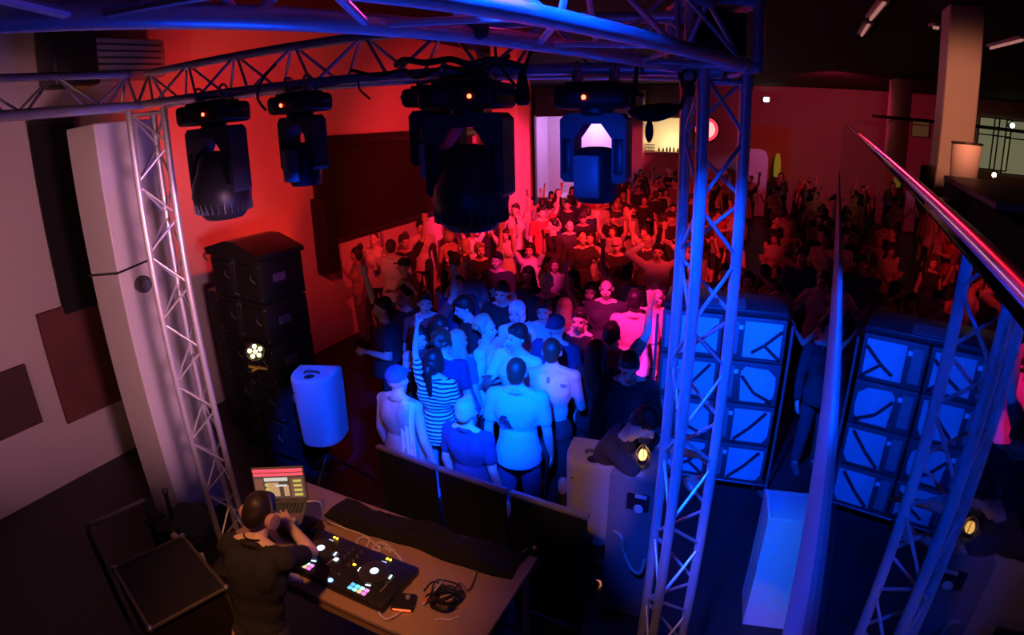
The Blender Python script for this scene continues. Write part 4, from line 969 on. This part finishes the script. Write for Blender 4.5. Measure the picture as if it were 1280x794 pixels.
    if top != 'none':
        ts = torso if top != 'strap' else [((0, 0, .96), torso[0][1]), torso[1], ((0, 0, 1.24), (.15, .108, .12))]
        for c, r in ts: E(shirt, c, r, .016 if top != 'hoodie' else .026)
        if top != 'strap':
            shirt.cap(U((-sw+.03, .003, 1.425)), U((sw-.03, .003, 1.425)), .066, .066)
            for s in (-1, 1):
                shirt.cap(U((s*.045, .02, 1.475)), U((s*(sw-.02), .01, 1.44)), .045, .053); E(shirt, (s*.085, .06, 1.33), (.075, .05, .11), .015)
        for s in (-1, 1): E(shirt, (s*.07, -.08 if fe else -.07, 1.27 if fe else 1.32), (.062, .055, .06) if fe else (.08, .05, .075), .014)
        shirt.lathe([(.17, .84), (.196, .845), (.19, .96), (.165, 1.05), (.14, 1.14)], n=24, M=Matrix(((1, 0, 0), (0, .9, 0), (0, 0, 1)))) if lean < .3 and top != 'strap' else None
        if top in ('tee', 'shirt', 'stripe', 'tank'): shirt.torus(U((0, .015, 1.478)), .066, .017, Ml @ Matrix.Rotation(.3, 3, 'X'))
        if top == 'hoodie': shirt.torus(U((0, .04, 1.5)), .085, .035)
    E(leg, (0, 0, .95), (.165 if fe else .155, .112, .1), .018, up=False)
    for s in (-1, 1): E(leg, (s*.08, .04, .91), (.08, .07, .085), .012, up=False)
    if bottom == 'skirt': leg.lathe([(.13, 1.02), (.17, .95), (.23, .62), (.22, .61), (.15, .9)], n=24, M=Matrix(((1, 0, 0), (0, .78, 0), (0, 0, 1))))
    # hair
    hp_ = 'hair'
    if hair == 'buzz': HE(hr, (0, .022, 1.675), (.079, .092, .09)); HE(hr, (0, .06, 1.63), (.066, .052, .07))
    elif hair in ('short', 'blond_short'):
        HE(hr, (0, .02, 1.69), (.083, .098, .085)); HE(hr, (0, .058, 1.645), (.074, .06, .085)); HE(hr, (.02, -.06, 1.735), (.05, .035, .028))
        for s in (-1, 1): HE(hr, (s*.07, .02, 1.665), (.016, .04, .05))
    elif hair in ('long', 'bob', 'tail', 'bun'):
        HE(hr, (0, .022, 1.69), (.088, .1, .086)); HE(hr, (0, .065, 1.63), (.08, .058, .1))
        for s in (-1, 1): HE(hr, (s*.075, .02, 1.63), (.022, .055, .09))
        if hair == 'long':
            E(hr, (0, .1, 1.46), (.1, .05, .18)); HE(hr, (0, .09, 1.56), (.09, .05, .12))
            for s in (-1, 1): E(hr, (s*.085, .03, 1.48), (.04, .05, .13))
        if hair == 'bob': HE(hr, (0, .06, 1.54), (.1, .062, .075))
        if hair == 'tail': HE(hr, (0, .135, 1.62), (.035, .04, .045)); hr.cap(Hd((0, .15, 1.6)), U((0, .13, 1.36)), .038, .02)
        if hair == 'bun': HE(hr, (0, .09, 1.76), (.05, .05, .045))
    elif hair == 'curly':
        rr = random.Random(3)
        for k in range(60):
            a = rr.uniform(0, 2*PI); z = rr.uniform(-.35, 1); q_ = math.sqrt(1-z*z); y = q_*math.sin(a)
            if y < -.45 and z < .55: continue
            HE(hr, (.085*q_*math.cos(a), .03+.095*y, 1.675+.095*z), (.03, .03, .03), n=8, m=6)
        HE(hr, (0, .03, 1.69), (.082, .09, .085))
    elif hair in ('cap', 'capback'):
        hp_ = 'cap'
        HE(hr, (0, .014, 1.69), (.087, .104, .082)); sg = -1 if hair == 'cap' else 1
        hr.prism([(-.068, 0), (.068, 0), (.06, .05), (.035, .078), (-.035, .078), (-.06, .05)], 1.69, 1.7, lambda x, y, a: Hd((x, .014+sg*(.085+y), a-.012*y/.08*1.5)))
    elif hair == 'hood': hp_ = 'head_scarf'; HE(hr, (0, .026, 1.675), (.094, .104, .106)); HE(hr, (0, .06, 1.58), (.088, .075, .09))
    key_s = '_'.join(str(k) for k in key[:4])
    T = {'body': fuse(body, 'body', vox, 2), 'hairpart': hp_}
    T['body'].materials.append(SKIN)
    if top != 'none': T['shirt'] = fuse(shirt, 'shirt', .014, 2, .006, len(TPL)*3.1)
    T['trousers'] = fuse(leg, 'legs', .015, 2, .006, len(TPL)*1.7)
    if hair != 'bald': T['hair'] = fuse(hr, 'hair', .011, 1, .004 if hp_ == 'hair' else 0)
    for s in (-1, 1): T['shoe%d' % s] = fuse(shoes[s], 'shoe', .014, 1)
    for s in (-1, 1):
        ey = MB(); ey.ell(Hd((s*.033, -.08, 1.645)), (.012, .008, .0055), Mh, 8, 6); T['eye%d' % s] = ey.mesh('eye', 2.)
    T['mouth'] = MB().cap(Hd((-.02, -.098, 1.577)), Hd((.02, -.098, 1.577)), .003, .003, 6, 2).mesh('mouth', 2.)
    T['Hd'] = Hd; T['U'] = U
    for k, m in (('shirt', FAB), ('trousers', FAB), ('hair', HAIRM if hp_ == 'hair' else FAB), ('shoe1', FAB), ('shoe-1', FAB), ('eye1', EYEM), ('eye-1', EYEM), ('mouth', EYEM)):
        if k in T: T[k].materials.append(m)
    TPL[key] = T; return T
SKINS = [(.62, .42, .33), (.7, .5, .4), (.5, .33, .25), (.66, .46, .36)]
HAIRS = {'dark': (.02, .014, .012), 'brown': (.06, .035, .02), 'blond': (.5, .36, .18), 'fair': (.6, .5, .34)}
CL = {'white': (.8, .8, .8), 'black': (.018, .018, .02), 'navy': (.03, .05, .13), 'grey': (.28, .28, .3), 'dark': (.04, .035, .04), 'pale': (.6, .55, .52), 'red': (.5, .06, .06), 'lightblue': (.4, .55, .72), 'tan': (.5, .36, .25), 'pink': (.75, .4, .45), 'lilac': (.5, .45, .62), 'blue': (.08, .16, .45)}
GARM = {'tee': 't_shirt', 'stripe': 'striped_shirt', 'hoodie': 'hoodie', 'shirt': 'long_sleeved_shirt', 'tank': 'tank_top', 'strap': 'strapless_top'}
def person(T, loc, az, h=1.75, skin=1, hairc='dark', topc='black', botc='dark', top='tee', bottom='trousers', label=None, group=None, face=False, cat='person', capc=None, fabric=None):
    s = h/1.76
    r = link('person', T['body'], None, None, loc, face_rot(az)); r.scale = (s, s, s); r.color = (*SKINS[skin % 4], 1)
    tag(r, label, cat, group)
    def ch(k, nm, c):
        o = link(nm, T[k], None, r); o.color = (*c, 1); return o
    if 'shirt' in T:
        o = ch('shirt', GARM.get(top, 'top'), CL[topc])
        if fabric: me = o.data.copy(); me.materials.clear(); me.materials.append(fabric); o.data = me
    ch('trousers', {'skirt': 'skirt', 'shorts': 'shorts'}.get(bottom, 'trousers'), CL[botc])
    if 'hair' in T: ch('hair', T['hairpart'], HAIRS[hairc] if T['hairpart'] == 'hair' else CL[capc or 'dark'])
    for s_k in ('shoe1', 'shoe-1'): ch(s_k, 'shoe', (.05, .05, .05))
    if face:
        for k_, n_ in (('eye1', 'eye'), ('eye-1', 'eye'), ('mouth', 'mouth')): link(n_, T[k_], None, r)
    return r
TAKEN = []
def by_head(px, py, h):              # where someone of height h stands whose head shows here
    p = at_z(px, py, h*.925); return V((p.x, p.y, 0))
stripe = bpy.data.materials.new('striped cloth'); stripe.use_nodes = True
nt = stripe.node_tree; b_ = nt.nodes['Principled BSDF']; b_.inputs['Roughness'].default_value = .9
tc = nt.nodes.new('ShaderNodeTexCoord'); sx_ = nt.nodes.new('ShaderNodeSeparateXYZ'); m1 = nt.nodes.new('ShaderNodeMath'); m1.operation = 'MULTIPLY'; m1.inputs[1].default_value = 28
m2 = nt.nodes.new('ShaderNodeMath'); m2.operation = 'FRACT'; cr_ = nt.nodes.new('ShaderNodeValToRGB'); cr_.color_ramp.interpolation = 'CONSTANT'
cr_.color_ramp.elements[0].color = (.75, .75, .75, 1); cr_.color_ramp.elements[1].color = (.02, .02, .05, 1); cr_.color_ramp.elements[1].position = .55
nt.links.new(tc.outputs['Object'], sx_.inputs[0]); nt.links.new(sx_.outputs['Z'], m1.inputs[0]); nt.links.new(m1.outputs[0], m2.inputs[0]); nt.links.new(m2.outputs[0], cr_.inputs[0]); nt.links.new(cr_.outputs[0], b_.inputs['Base Color'])

def at_table(o): return o
BK, FRc = 22, 205        # heading away from the camera / towards it
PEOPLE = [
 # px, py, height, heading, template args, colours, label, eyes
 (497, 478, 1.70, 30, dict(hair='cap', la='down', ra='down', top='tank'), dict(skin=1, topc='tan', capc='blue', top='tank'), 'person seen from behind in a blue cap and tan sleeveless top by the barrier', 0),
 (546, 484, 1.68, 20, dict(sex='f', hair='tail', la='point', ra='down', top='stripe'), dict(top='stripe', fabric=stripe, botc='lightblue'), 'person from behind in a striped shirt pointing one finger up', 0),
 (584, 520, 1.58, 30, dict(hair='short', top='tee', la='down', ra='down'), dict(hairc='fair', topc='navy', botc='navy'), 'person from behind with fair short hair and navy t-shirt at the barrier', 0),
 (647, 492, 1.78, 14, dict(hair='buzz', top='tee', la='down', ra='down'), dict(topc='lightblue', hairc='brown', botc='navy'), 'person from behind in a light blue t-shirt with a dark print on the back', 0),
 (690, 455, 1.80, 10, dict(hair='buzz', top='none', la='down', ra='hold'), dict(skin=1, hairc='brown'), 'bare backed person with shoulder tattoos seen from behind', 0),
 (741, 497, 1.78, 120, dict(hair='short', top='tee', la='front', ra='front', lean=.55, pitch=.45), dict(topc='dark'), 'person in a dark t-shirt bending down over the greyish loudspeaker', 0),
 (786, 455, 1.80, 190, dict(hair='short', top='shirt', la='hold', ra='down', pitch=.35), dict(topc='black'), 'person in black lit red looking down, behind the bending one', 1),
 (746, 448, 1.66, 25, dict(sex='f', hair='long', top='tee', la='down', ra='down'), dict(hairc='brown', topc='dark'), 'person with long straight dark hair from behind, rim lit pink', 0),
 (646, 436, 1.78, 215, dict(hair='short', top='tee', la='down', ra='clap', yaw=-.35), dict(topc='white'), 'person in a bright white t-shirt with dark hair and raised open hand', 1),
 (609, 436, 1.72, 110, dict(hair='curly', top='tee', la='hold', ra='hold'), dict(topc='white', hairc='blond'), 'person with curly fair hair in a white t-shirt turned sideways', 1),
 (646, 413, 1.72, 200, dict(sex='f', hair='hood', top='tee', la='down', ra='down'), dict(topc='white', capc='white'), 'person wearing a white head scarf behind the one with the open hand', 1),
 (629, 369, 1.82, 200, dict(hair='short', top='tee', la='down', ra='down', pitch=.2), dict(topc='black'), 'person in a dark printed t-shirt facing the booth, magenta light behind', 1),
 (586, 384, 1.80, 255, dict(hair='short', top='tee', la='hold', ra='down', pitch=.3), dict(topc='black', hairc='dark'), 'person in a black t-shirt in profile with face lit magenta', 1),
 (683, 356, 1.80, 190, dict(hair='cap', top='tee', la='down', ra='down', pitch=.1), dict(topc='dark', capc='white'), 'person in a pale cap and chain facing the booth', 1),
 (715, 350, 1.70, 230, dict(sex='f', hair='bob', top='tee', la='down', ra='down'), dict(topc='grey'), 'person with dark bobbed hair and blue lit cheek beside the pale cap', 1),
 (706, 386, 1.66, 20, dict(sex='f', hair='long', top='tee', la='down', ra='down'), dict(hairc='blond', topc='lightblue'), 'person with long wavy fair hair from behind below the pale cap', 0),
 (696, 416, 1.76, 30, dict(hair='capback', top='tee', la='down', ra='down'), dict(topc='navy', capc='navy'), 'person in a dark cap from behind, arm lit red', 0),
 (680, 390, 1.70, 195, dict(hair='short', top='shirt', la='hold', ra='hold'), dict(topc='lightblue'), 'person in a patterned pale blue shirt half hidden by the dark cap', 1),
 (524, 424, 1.66, 190, dict(sex='f', hair='long', top='strap', la='down', ra='down', yaw=.5), dict(topc='black', skin=1), 'person with long hair and bare shoulders in a black strapless top', 1),
 (546, 409, 1.74, 140, dict(hair='bob', top='tee', la='down', ra='down', pitch=.3), dict(topc='dark'), 'person looking down with blue lit face behind the bare shoulders', 1),
 (573, 428, 1.66, 35, dict(sex='f', hair='long', top='tee', la='down', ra='down'), dict(hairc='blond', topc='blue'), 'person with long blue lit hair from behind left of the curly fair hair', 0),
 (553, 430, 1.72, 20, dict(hair='curly', top='tee', la='down', ra='down'), dict(topc='navy', hairc='brown'), 'person with rounded brown hair from behind, behind the striped shirt', 0),
 (478, 386, 1.74, 250, dict(hair='short', top='tee', la='hold', ra='up'), dict(topc='dark', skin=1), 'person with orange lit face turned sideways by the side wall', 1),
 (505, 384, 1.72, 210, dict(hair='curly', top='tee', la='head', ra='down'), dict(topc='black'), 'person in black with one hand at the head left of the magenta face', 1),
 (758, 362, 1.80, 195, dict(hair='buzz', top='tee', la='down', ra='down'), dict(topc='dark', hairc='brown'), 'person with short cropped hair facing the booth right of the raised forearm', 1),
 (738, 366, 1.70, 200, dict(sex='f', hair='bob', top='tank', la='down', ra='up'), dict(topc='black', top='tank'), 'person raising one bare forearm with pointing hand in pink light', 1),
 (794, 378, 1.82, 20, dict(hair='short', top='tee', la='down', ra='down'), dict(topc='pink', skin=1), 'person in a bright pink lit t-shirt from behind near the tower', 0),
 (822, 316, 1.80, 195, dict(hair='short', top='shirt', la='head', ra='head'), dict(topc='white'), 'person in a pale long sleeved shirt with both hands on the head', 1),
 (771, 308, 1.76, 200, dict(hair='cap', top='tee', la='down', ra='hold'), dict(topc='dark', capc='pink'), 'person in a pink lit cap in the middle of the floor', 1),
 (971, 368, 1.72, 200, dict(hair='short', top='tank', la='down', ra='down'), dict(topc='pale', top='tank'), 'person in a pale tank top above the bass cabinet stack', 1),
 (1001, 322, 1.82, 190, dict(hair='short', top='shirt', la='hold', ra='down'), dict(topc='blue'), 'tall person in blue behind the pale tank top', 1),
 (935, 352, 1.72, 215, dict(sex='f', hair='tail', top='tank', la='head', ra='head'), dict(topc='dark', top='tank'), 'person with raised elbow seen just right of the tower tubes', 1),
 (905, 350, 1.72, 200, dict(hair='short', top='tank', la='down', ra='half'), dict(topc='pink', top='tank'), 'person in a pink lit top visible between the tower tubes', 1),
 (724, 402, 1.74, 200, dict(hair='short', top='shirt', la='down', ra='down'), dict(topc='black'), 'person in black in the shade between dark cap and long straight hair', 1),
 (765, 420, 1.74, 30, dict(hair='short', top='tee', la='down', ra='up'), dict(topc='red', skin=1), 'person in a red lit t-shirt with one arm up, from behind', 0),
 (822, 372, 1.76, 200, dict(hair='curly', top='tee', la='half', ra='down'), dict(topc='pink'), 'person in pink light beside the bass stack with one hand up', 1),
 (660, 346, 1.74, 200, dict(sex='f', hair='long', top='tank', la='down', ra='half'), dict(topc='dark', top='tank'), 'person with long dark hair between the printed t-shirt and the pale cap', 1),
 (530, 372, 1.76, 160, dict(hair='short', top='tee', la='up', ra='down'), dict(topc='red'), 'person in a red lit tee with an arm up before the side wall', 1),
]
for (px, py, h, az, ta, co, lab, ey) in PEOPLE:
    p = by_head(px, py, h); dn = V((p.x, p.y, 0)).normalized()
    perp = bd.cross(Z)*-1
    if perp.dot(dn) < 0: perp = -perp
    gap = (p-b0).dot(perp)
    if gap < .3 and -14 < math.degrees(math.atan2(p.x, p.y)) < 8: p = p+dn*(.3-gap)
    for off_ in (0, .12, -.12, .24, -.24, .36, -.36, .5, .65):
        q_ = p+dn*off_
        if gap < .9 and (q_-b0).dot(perp) < .27 and -15 < math.degrees(math.atan2(p.x, p.y)) < 8: continue
        if min(((q_.x-a_)**2+(q_.y-b2_)**2 for a_, b2_ in TAKEN), default=9) > .44**2: p = q_; break
    co = dict(co); co.setdefault('top', ta.get('top', 'tee'))
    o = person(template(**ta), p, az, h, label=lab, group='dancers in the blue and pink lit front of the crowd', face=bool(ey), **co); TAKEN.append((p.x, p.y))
    if 'dark print' in lab:
        b = MB(); rr = random.Random(5)
        for k in range(9):
            a0 = rr.uniform(-1, 1); b.path([(.07+.035*math.cos(a0+j*.9)+.012*k*.4-.02, .135+.004*math.sin(j), 1.2+.011*k+.03*math.sin(a0+j*.8)) for j in range(4)], .004, 5, 3)
        b.build('back_print', mat('print ink', (.015, .015, .03), .8), o)
    if 'blue cap and tan' in lab:
        vs = []; nx, ny = 10, 16
        for j in range(ny+1):
            for i in range(nx+1):
                t_ = j/ny; x = -(.10+.13*i/nx+.0*t_); z = 1.5-.5*t_; y = .11+.02*math.sin(i*1.9+t_*2)*(.3+t_)-.05*(1-t_)**3
                vs.append((x, y, z))
        fs = [(j*(nx+1)+i, j*(nx+1)+i+1, (j+1)*(nx+1)+i+1, (j+1)*(nx+1)+i) for j in range(ny) for i in range(nx)]
        q_ = MB().add([(-x, y, z) for x, y, z in vs], fs).build('draped_towel', mat('towel', (.75, .78, .8), .95), o, 2.); md = q_.modifiers.new('thick', 'SOLIDIFY'); md.thickness = .012
        q_.location.x = -.32
    if 'tattoos' in lab:
        for (x_, z_, a_, c_) in ((-.105, 1.385, .03, .02), (.02, 1.43, .014, .03), (.1, 1.13, .02, .032)):
            MB().ell((x_, .112 if z_ > 1.2 else .1, z_), (a_, .006, c_), n=12, m=8).build('tattoo', mat('tattoo ink', (.25, .2, .2), .6), o)
    if 'chain' in lab: MB().torus((0, -.02, 1.47), .085, .006, Matrix.Rotation(.5, 3, 'X') @ Matrix.Scale(.9, 3)).build('neck_chain', STEEL, o)
# the DJ
dp = at_z(322, 652, 1.56); dz = 15
Mw = Matrix.Translation((dp.x, dp.y, 0)) @ Matrix.Rotation(face_rot(dz), 4, 'Z')
hl = .16; lean = .33
off = -hl*2.0
# stand the DJ so that the leaning head shows where it should
s_ = 1.0; rz = face_rot(dz); Rz = Matrix.Rotation(rz, 3, 'Z')
headloc = V((0, .95*0-math.sin(lean)*.68, 0))           # how far the lean carries the head forwards (local -Y)
foot = V((dp.x, dp.y, 0))-Rz@headloc
loc3 = lambda p: Rz.transposed() @ (p-foot)
rh = loc3(at_z(363, 658, 1.29)); lh_ = loc3(at_z(380, 716, TZ+.1))
T = template(hair='short', top='tee', lean=lean, pitch=.3, yaw=-.12, vox=.009, kin={-1: (rh, (-1, .2, -.45), 'open', (0, .2, -1)), 1: (lh_+V((.12, .1, .02)), (.8, .4, -.4), 'soft', (0, 0, -1))})
dj = person(T, foot, dz, 1.76, skin=1, hairc='dark', topc='black', label='person in a black t-shirt and headphones mixing at the wooden table, seen from behind', cat='person')
dj.name = 'person'
Hd = T['Hd']
hpn = MB(); arc = []
for k in range(13):
    a = PI*k/12; arc.append(Hd((.094*math.cos(a), .015, 1.65+.115*math.sin(a))))
hpn.path(arc, .009, 8, 3); hb = hpn.build('headphones', GREYP, dj)
for s in (-1, 1):
    x = Matrix.Rotation(0, 3, 'Z'); MB().lathe([(.02, -.02), (.042, -.018), (.047, .0), (.042, .02), (.02, .024)], Hd((s*.097, .012, 1.63)), 20, Mh_ if False else (Matrix.Rotation(-.12, 3, 'Z') @ Matrix.Rotation(lean*.6+.3, 3, 'X') @ Matrix.Rotation(s*PI/2, 3, 'Y'))).build('ear_cup', mat('pinkish ear cup', (.5, .3, .34), .4), hb)
MB().path([Hd((-.06, .05, 1.52)), Hd((-.03, .075, 1.515)), Hd((0, .082, 1.513)), Hd((.03, .075, 1.515)), Hd((.06, .05, 1.52))], .005).build('neck_cord', CABLE, dj)
# the rest of the crowd, filling the floor in a loose grid up to the far wall
rg = random.Random(21)
VARS = []
for (sex, hair, la, ra, top, bot) in (('m', 'short', 'down', 'down', 'tee', 'trousers'), ('m', 'short', 'up', 'down', 'tee', 'trousers'), ('f', 'long', 'down', 'down', 'tank', 'skirt'), ('f', 'tail', 'up', 'up', 'tee', 'trousers'),
        ('m', 'curly', 'hold', 'down', 'shirt', 'trousers'), ('f', 'bob', 'half', 'down', 'tee', 'trousers'), ('m', 'cap', 'down', 'hold', 'tee', 'trousers'), ('f', 'bun', 'down', 'half', 'strap', 'trousers'), ('m', 'buzz', 'front', 'down', 'tee', 'shorts'), ('m', 'short', 'hold', 'half', 'hoodie', 'trousers')):
    VARS.append(dict(sex=sex, hair=hair, la=la, ra=ra, top=top, bottom=bot))
HN = {'short': 'short hair', 'long': 'long hair', 'tail': 'a ponytail', 'curly': 'curly hair', 'bob': 'bobbed hair', 'cap': 'a cap', 'bun': 'a hair bun', 'buzz': 'cropped hair'}
def ae_of(p):
    return math.degrees(math.atan2(p.x, p.y)), math.hypot(p.x, p.y)
n_mid = n_far = 0
v = 4.6
while v < 24.6:
    step = .62 if v < 9 else (.8 if v < 14 else 1.0)
    u = WU+.55
    while u < 6.0:
        p = uv(u+rg.uniform(-.16, .16), v+rg.uniform(-.16, .16)); u += step*(1.0 if v < 14 else 1.05)
        az, D = ae_of(p)
        if az < -16.5 or (az < -13 and D < 8.5) or az > 33.5: continue
        if D < 9.3 and az < -15: continue
        if 14 < az < 29.3 and D < 6.9: continue
        if az > 29 and D < 4.6: continue
        if az > 20 and rg.random() < .25: continue
        if rg.random() < .08: continue
        lat = p.dot(GR)
        if lat > GL+.3: continue
        if min(((p.x-a)**2+(p.y-b)**2 for a, b in TAKEN), default=9) < (.5 if D < 7 else .58)**2: continue
        if (p-uv(A.dot(R), A.dot(F))).length < .75: continue
        if D < 5.0 and -14 < az < 14 and p.dot(bd.cross(Z)*-1) < b0.dot(bd.cross(Z)*-1)+.45: continue
        k = rg.randrange(len(VARS)); ta = VARS[k]
        h = rg.uniform(1.6, 1.72) if ta['sex'] == 'f' else rg.uniform(1.7, 1.88)
        hd = math.degrees(math.atan2(-p.x, -p.y))+rg.uniform(-35, 35) if rg.random() < .7 else rg.uniform(0, 360)
        tc_ = rg.choice(['black', 'dark', 'dark', 'black', 'grey', 'white', 'navy', 'pale', 'red', 'tan'])
        side = 'far back in red light by the side wall' if az < -3 else ('far back beyond the red pillar' if az < 9 else ('far back before the bright hatch' if az < 18 else 'far back in the dark right half of the hall'))
        if D < 9: side = {'far back in red light by the side wall': 'in red light near the side wall', 'far back beyond the red pillar': 'in the middle of the dance floor', 'far back before the bright hatch': 'close behind the blue lit bass stack'}.get(side, 'in the dark beside the glass balustrade')
        lab = 'dancer with %s, %s %s, %s' % (HN[ta['hair']], {'white': 'pale', 'pale': 'pale', 'tan': 'tan', 'grey': 'grey', 'red': 'reddish'}.get(tc_, 'dark'), {'hoodie': 'hoodie', 'shirt': 'long sleeves', 'tank': 'sleeveless top', 'strap': 'strapless top'}.get(ta['top'], 't-shirt'), side)
        if D > 9: lab = 'dancer in %s clothes, %s' % ({'white': 'pale', 'pale': 'pale', 'tan': 'pale', 'grey': 'pale'}.get(tc_, 'dark'), side)
        person(template(vox=.0115, **ta), p, hd, h, rg.randrange(4), rg.choice(['dark', 'dark', 'brown', 'blond']), tc_, rg.choice(['dark', 'black', 'navy', 'grey']), ta['top'], ta['bottom'], lab, lab if D > 9 else 'dancers '+side)
        TAKEN.append((p.x, p.y))
        if D > 9: n_far += 1
        else: n_mid += 1
    v += step
print('PEOPLE', len(PEOPLE), n_mid, n_far, 'templates', len(TPL))
# ------------------------------------------------------------------ light
w = bpy.data.worlds.new('world'); S.world = w; w.use_nodes = True
w.node_tree.nodes['Background'].inputs[0].default_value = (.5, .18, .3, 1); w.node_tree.nodes['Background'].inputs[1].default_value = .0045
def spot(name, p, tgt, col, power, ang, blend=.5, rad_=.06):
    l = bpy.data.lights.new(name, 'SPOT'); l.color = col; l.energy = power; l.spot_size = rad(ang); l.spot_blend = blend; l.shadow_soft_size = rad_
    o = bpy.data.objects.new(name, l); COL.objects.link(o); o.location = p
    o.rotation_euler = (V(tgt)-V(p)).to_track_quat('-Z', 'Y').to_euler(); return o
def point(name, p, col, power, r_=.15):
    l = bpy.data.lights.new(name, 'POINT'); l.color = col; l.energy = power; l.shadow_soft_size = r_
    o = bpy.data.objects.new(name, l); COL.objects.link(o); o.location = p; return o
BLUE = (.0, .05, 1.); RD_ = (1, .02, .03); MAG = (1, .02, .35); ORG = (1, .1, .01); WRM = (1, .55, .38); LIL = (.72, .3, 1)
top = CAMZ+.9
# blue washes on crowd, towers and speakers, with fills added between them
spot('blue wash on the crowd', (-.1, 1.95, 3.15), at_z(600, 490, 1.2), BLUE, 3800, 37, .75)
spot('added fill for the tan back', (-.6, 1.5, 3.3), at_z(487, 505, 1.25), (1, .3, .12), 90, 7, .6)  # added narrow lamp without fixture, turns this back orange
spot('added fill for the bare back', (.3, 1.5, 3.3), at_z(702, 480, 1.25), (1, .3, .14), 110, 7, .6)  # second added lamp, warms only the bare back
spot('added blue fill for the moving light', (-.1, .8, 3.3), hang(742, 190), BLUE, 90, 16, .5)  # added lamp without fixture, brightens only this yoke and head
spot('blue wash on the tower', (-.25, .35, 4.3), at_d(945, 560, 3.2), BLUE, 4600, 34, .5)
spot('blue wash on the bass stack', (.95, 2.6, 3.5), base+Z*1.0+SX*.1, BLUE, 2600, 34, .5)
spot('blue wash on the loudspeaker', (-.6, 1.6, 4.3), at_d(392, 505, 5.2), BLUE, 2500, 11, .4)
spot('blue wash on the left tower', (-.3, 2.2, 2.0), at_d(190, 190, 4.5), (.15, .1, 1), 60, 26, .6)
point('added blue bounce below the near truss', (-.3, 1.1, 3.15), BLUE, 5, .1)  # added point without fixture, stands in for bounced blue light
# reds over the dance floor, among them fills added for single objects
spot('red wash on the side wall', uv(-1.0, 6.5, 4.6), uv(WU, 11.5, 1.4), RD_, 1500, 70, .7)
spot('red wash on the back', uv(0, 5.0, 4.9), uv(-3.0, 13, 1.2), RD_, 2600, 46, .8)
spot('magenta spot on the pillar', uv(-.5, 7.0, 4.8), at_d(640, 250, 12.5), (1, .02, .12), 4500, 34, .7)
spot('magenta spot on the floor', uv(-1.5, 3.0, 4.7), at_z(785, 415, 1.3), MAG, 2600, 20, .7)
spot('magenta spot by the pillar', uv(-1.5, 3.6, 4.7), at_z(655, 340, 1.4), MAG, 1500, 13, .8)
spot('added warm fill for the grey loudspeaker', (-.7, 1.0, 4.2), at_z(738, 615, .9), (1, .4, .2), 190, 13, .6)  # added narrow lamp, gives the speaker its warm brown tone
spot('added red fill for the pilaster', uv(.5, 19, 4.9), at_v(795, 185, 25.3), (1, .03, .1), 1300, 13, .6)  # added lamp that only brightens the pilaster
spot('added red highlight for the handrail', uv(.6, 8, 4.8), gp(GL, 1.6, 3.6), (1, .01, .03), 450, 7, .8)  # added lamp, puts a red highlight along the rail
spot('added magenta fill for the near truss', uv(-1.5, 3.0, 4.6), (.05, 1.45, 3.8), MAG, 110, 26, .8)  # added lamp, tints the near tubes magenta
spot('added blue fill for the balcony edge', (-1.0, 1.2, 3.9), gp(GL, 1.5, 2.5), BLUE, 200, 44, .6)  # added lamp, turns the base channel blue
spot('added pale blue fill for the bin', (.0, .9, 4.0), at_d(985, 690, 3.4), (.03, .22, 1), 420, 11, .6)  # added lamp, brightens only the white panels
spot('added warm fill for the bin', (-.1, 1.0, 3.9), at_d(955, 790, 3.3), (1, .45, .4), 130, 9, .8)  # added lamp, pinkish tone for the lower bin
spot('added warm fill for the tower foot', (-.3, .3, 4.2), at_d(868, 800, 2.5), (1, .42, .32), 150, 17, .8)  # added lamp, amber tone for the lowest tower tubes
spot('red lamp on the far wall', uv(1.5, 18, 4.9), uv(2.2, VF, 3.2), (1, .03, .1), 450, 90, .8)
spot('orange uplight on the side wall', uv(WU+.4, 5.75, .4), uv(WU+.05, 5.75, 4.6), (1, .03, .01), 300, 50, .8)
spot('red wash on the side wall near', uv(-3.6, 3.6, 3.4), uv(WU, 5.9, 3.3), (1, .03, .025), 460, 85, .8)
# warm light: two added unseen fills, then table and balcony pillar
spot('added mauve fill for the column', (-.35, 1.35, 2.7), at_d(105, 380, 5.6), (1, .4, .62), 370, 54, .7, .2)  # added unseen lamp hanging free in front of the column
spot('added warm fill for the left wall', (-2.9, -.2, 2.6), at_d(110, 330, 5.6), (1, .4, .22), 120, 60, .8, .2)  # added unseen lamp for the column's left face and the wall
spot('warm light on the table', (-1.0, .6, 4.9), at_z(400, 712, .9), (1, .33, .1), 420, 36, .9, .15)
spot('warm light on the balcony pillar', (3.2, 3.0, 4.3), at_d(1196, 150, 8), (1, .28, .14), 420, 36, .7, .2)
point('lobby light', uv((du0+du1)/2, VF+1.3, dz1-.5), LIL, 190, .3)
spot('lilac light on the panel', uv(2.2, 21, 4.8), at_v(943, 205, 24.3), LIL, 160, 24, .6)
point('bar light', uv(hu0*.4+hu1*.6, VF+.9, hz0+.35), (1, .7, .3), 55, .2)
# ------------------------------------------------------------------ colour
S.view_settings.view_transform = 'Standard'; S.view_settings.look = 'None'; S.view_settings.gamma = 1; S.view_settings.use_curve_mapping = False
S.view_settings.exposure = 0.0
try:
    S.cycles.use_denoising = True; S.cycles.denoiser = 'OPENIMAGEDENOISE'
    S.cycles.max_bounces = 6; S.cycles.diffuse_bounces = 3; S.cycles.transparent_max_bounces = 8
except Exception: pass
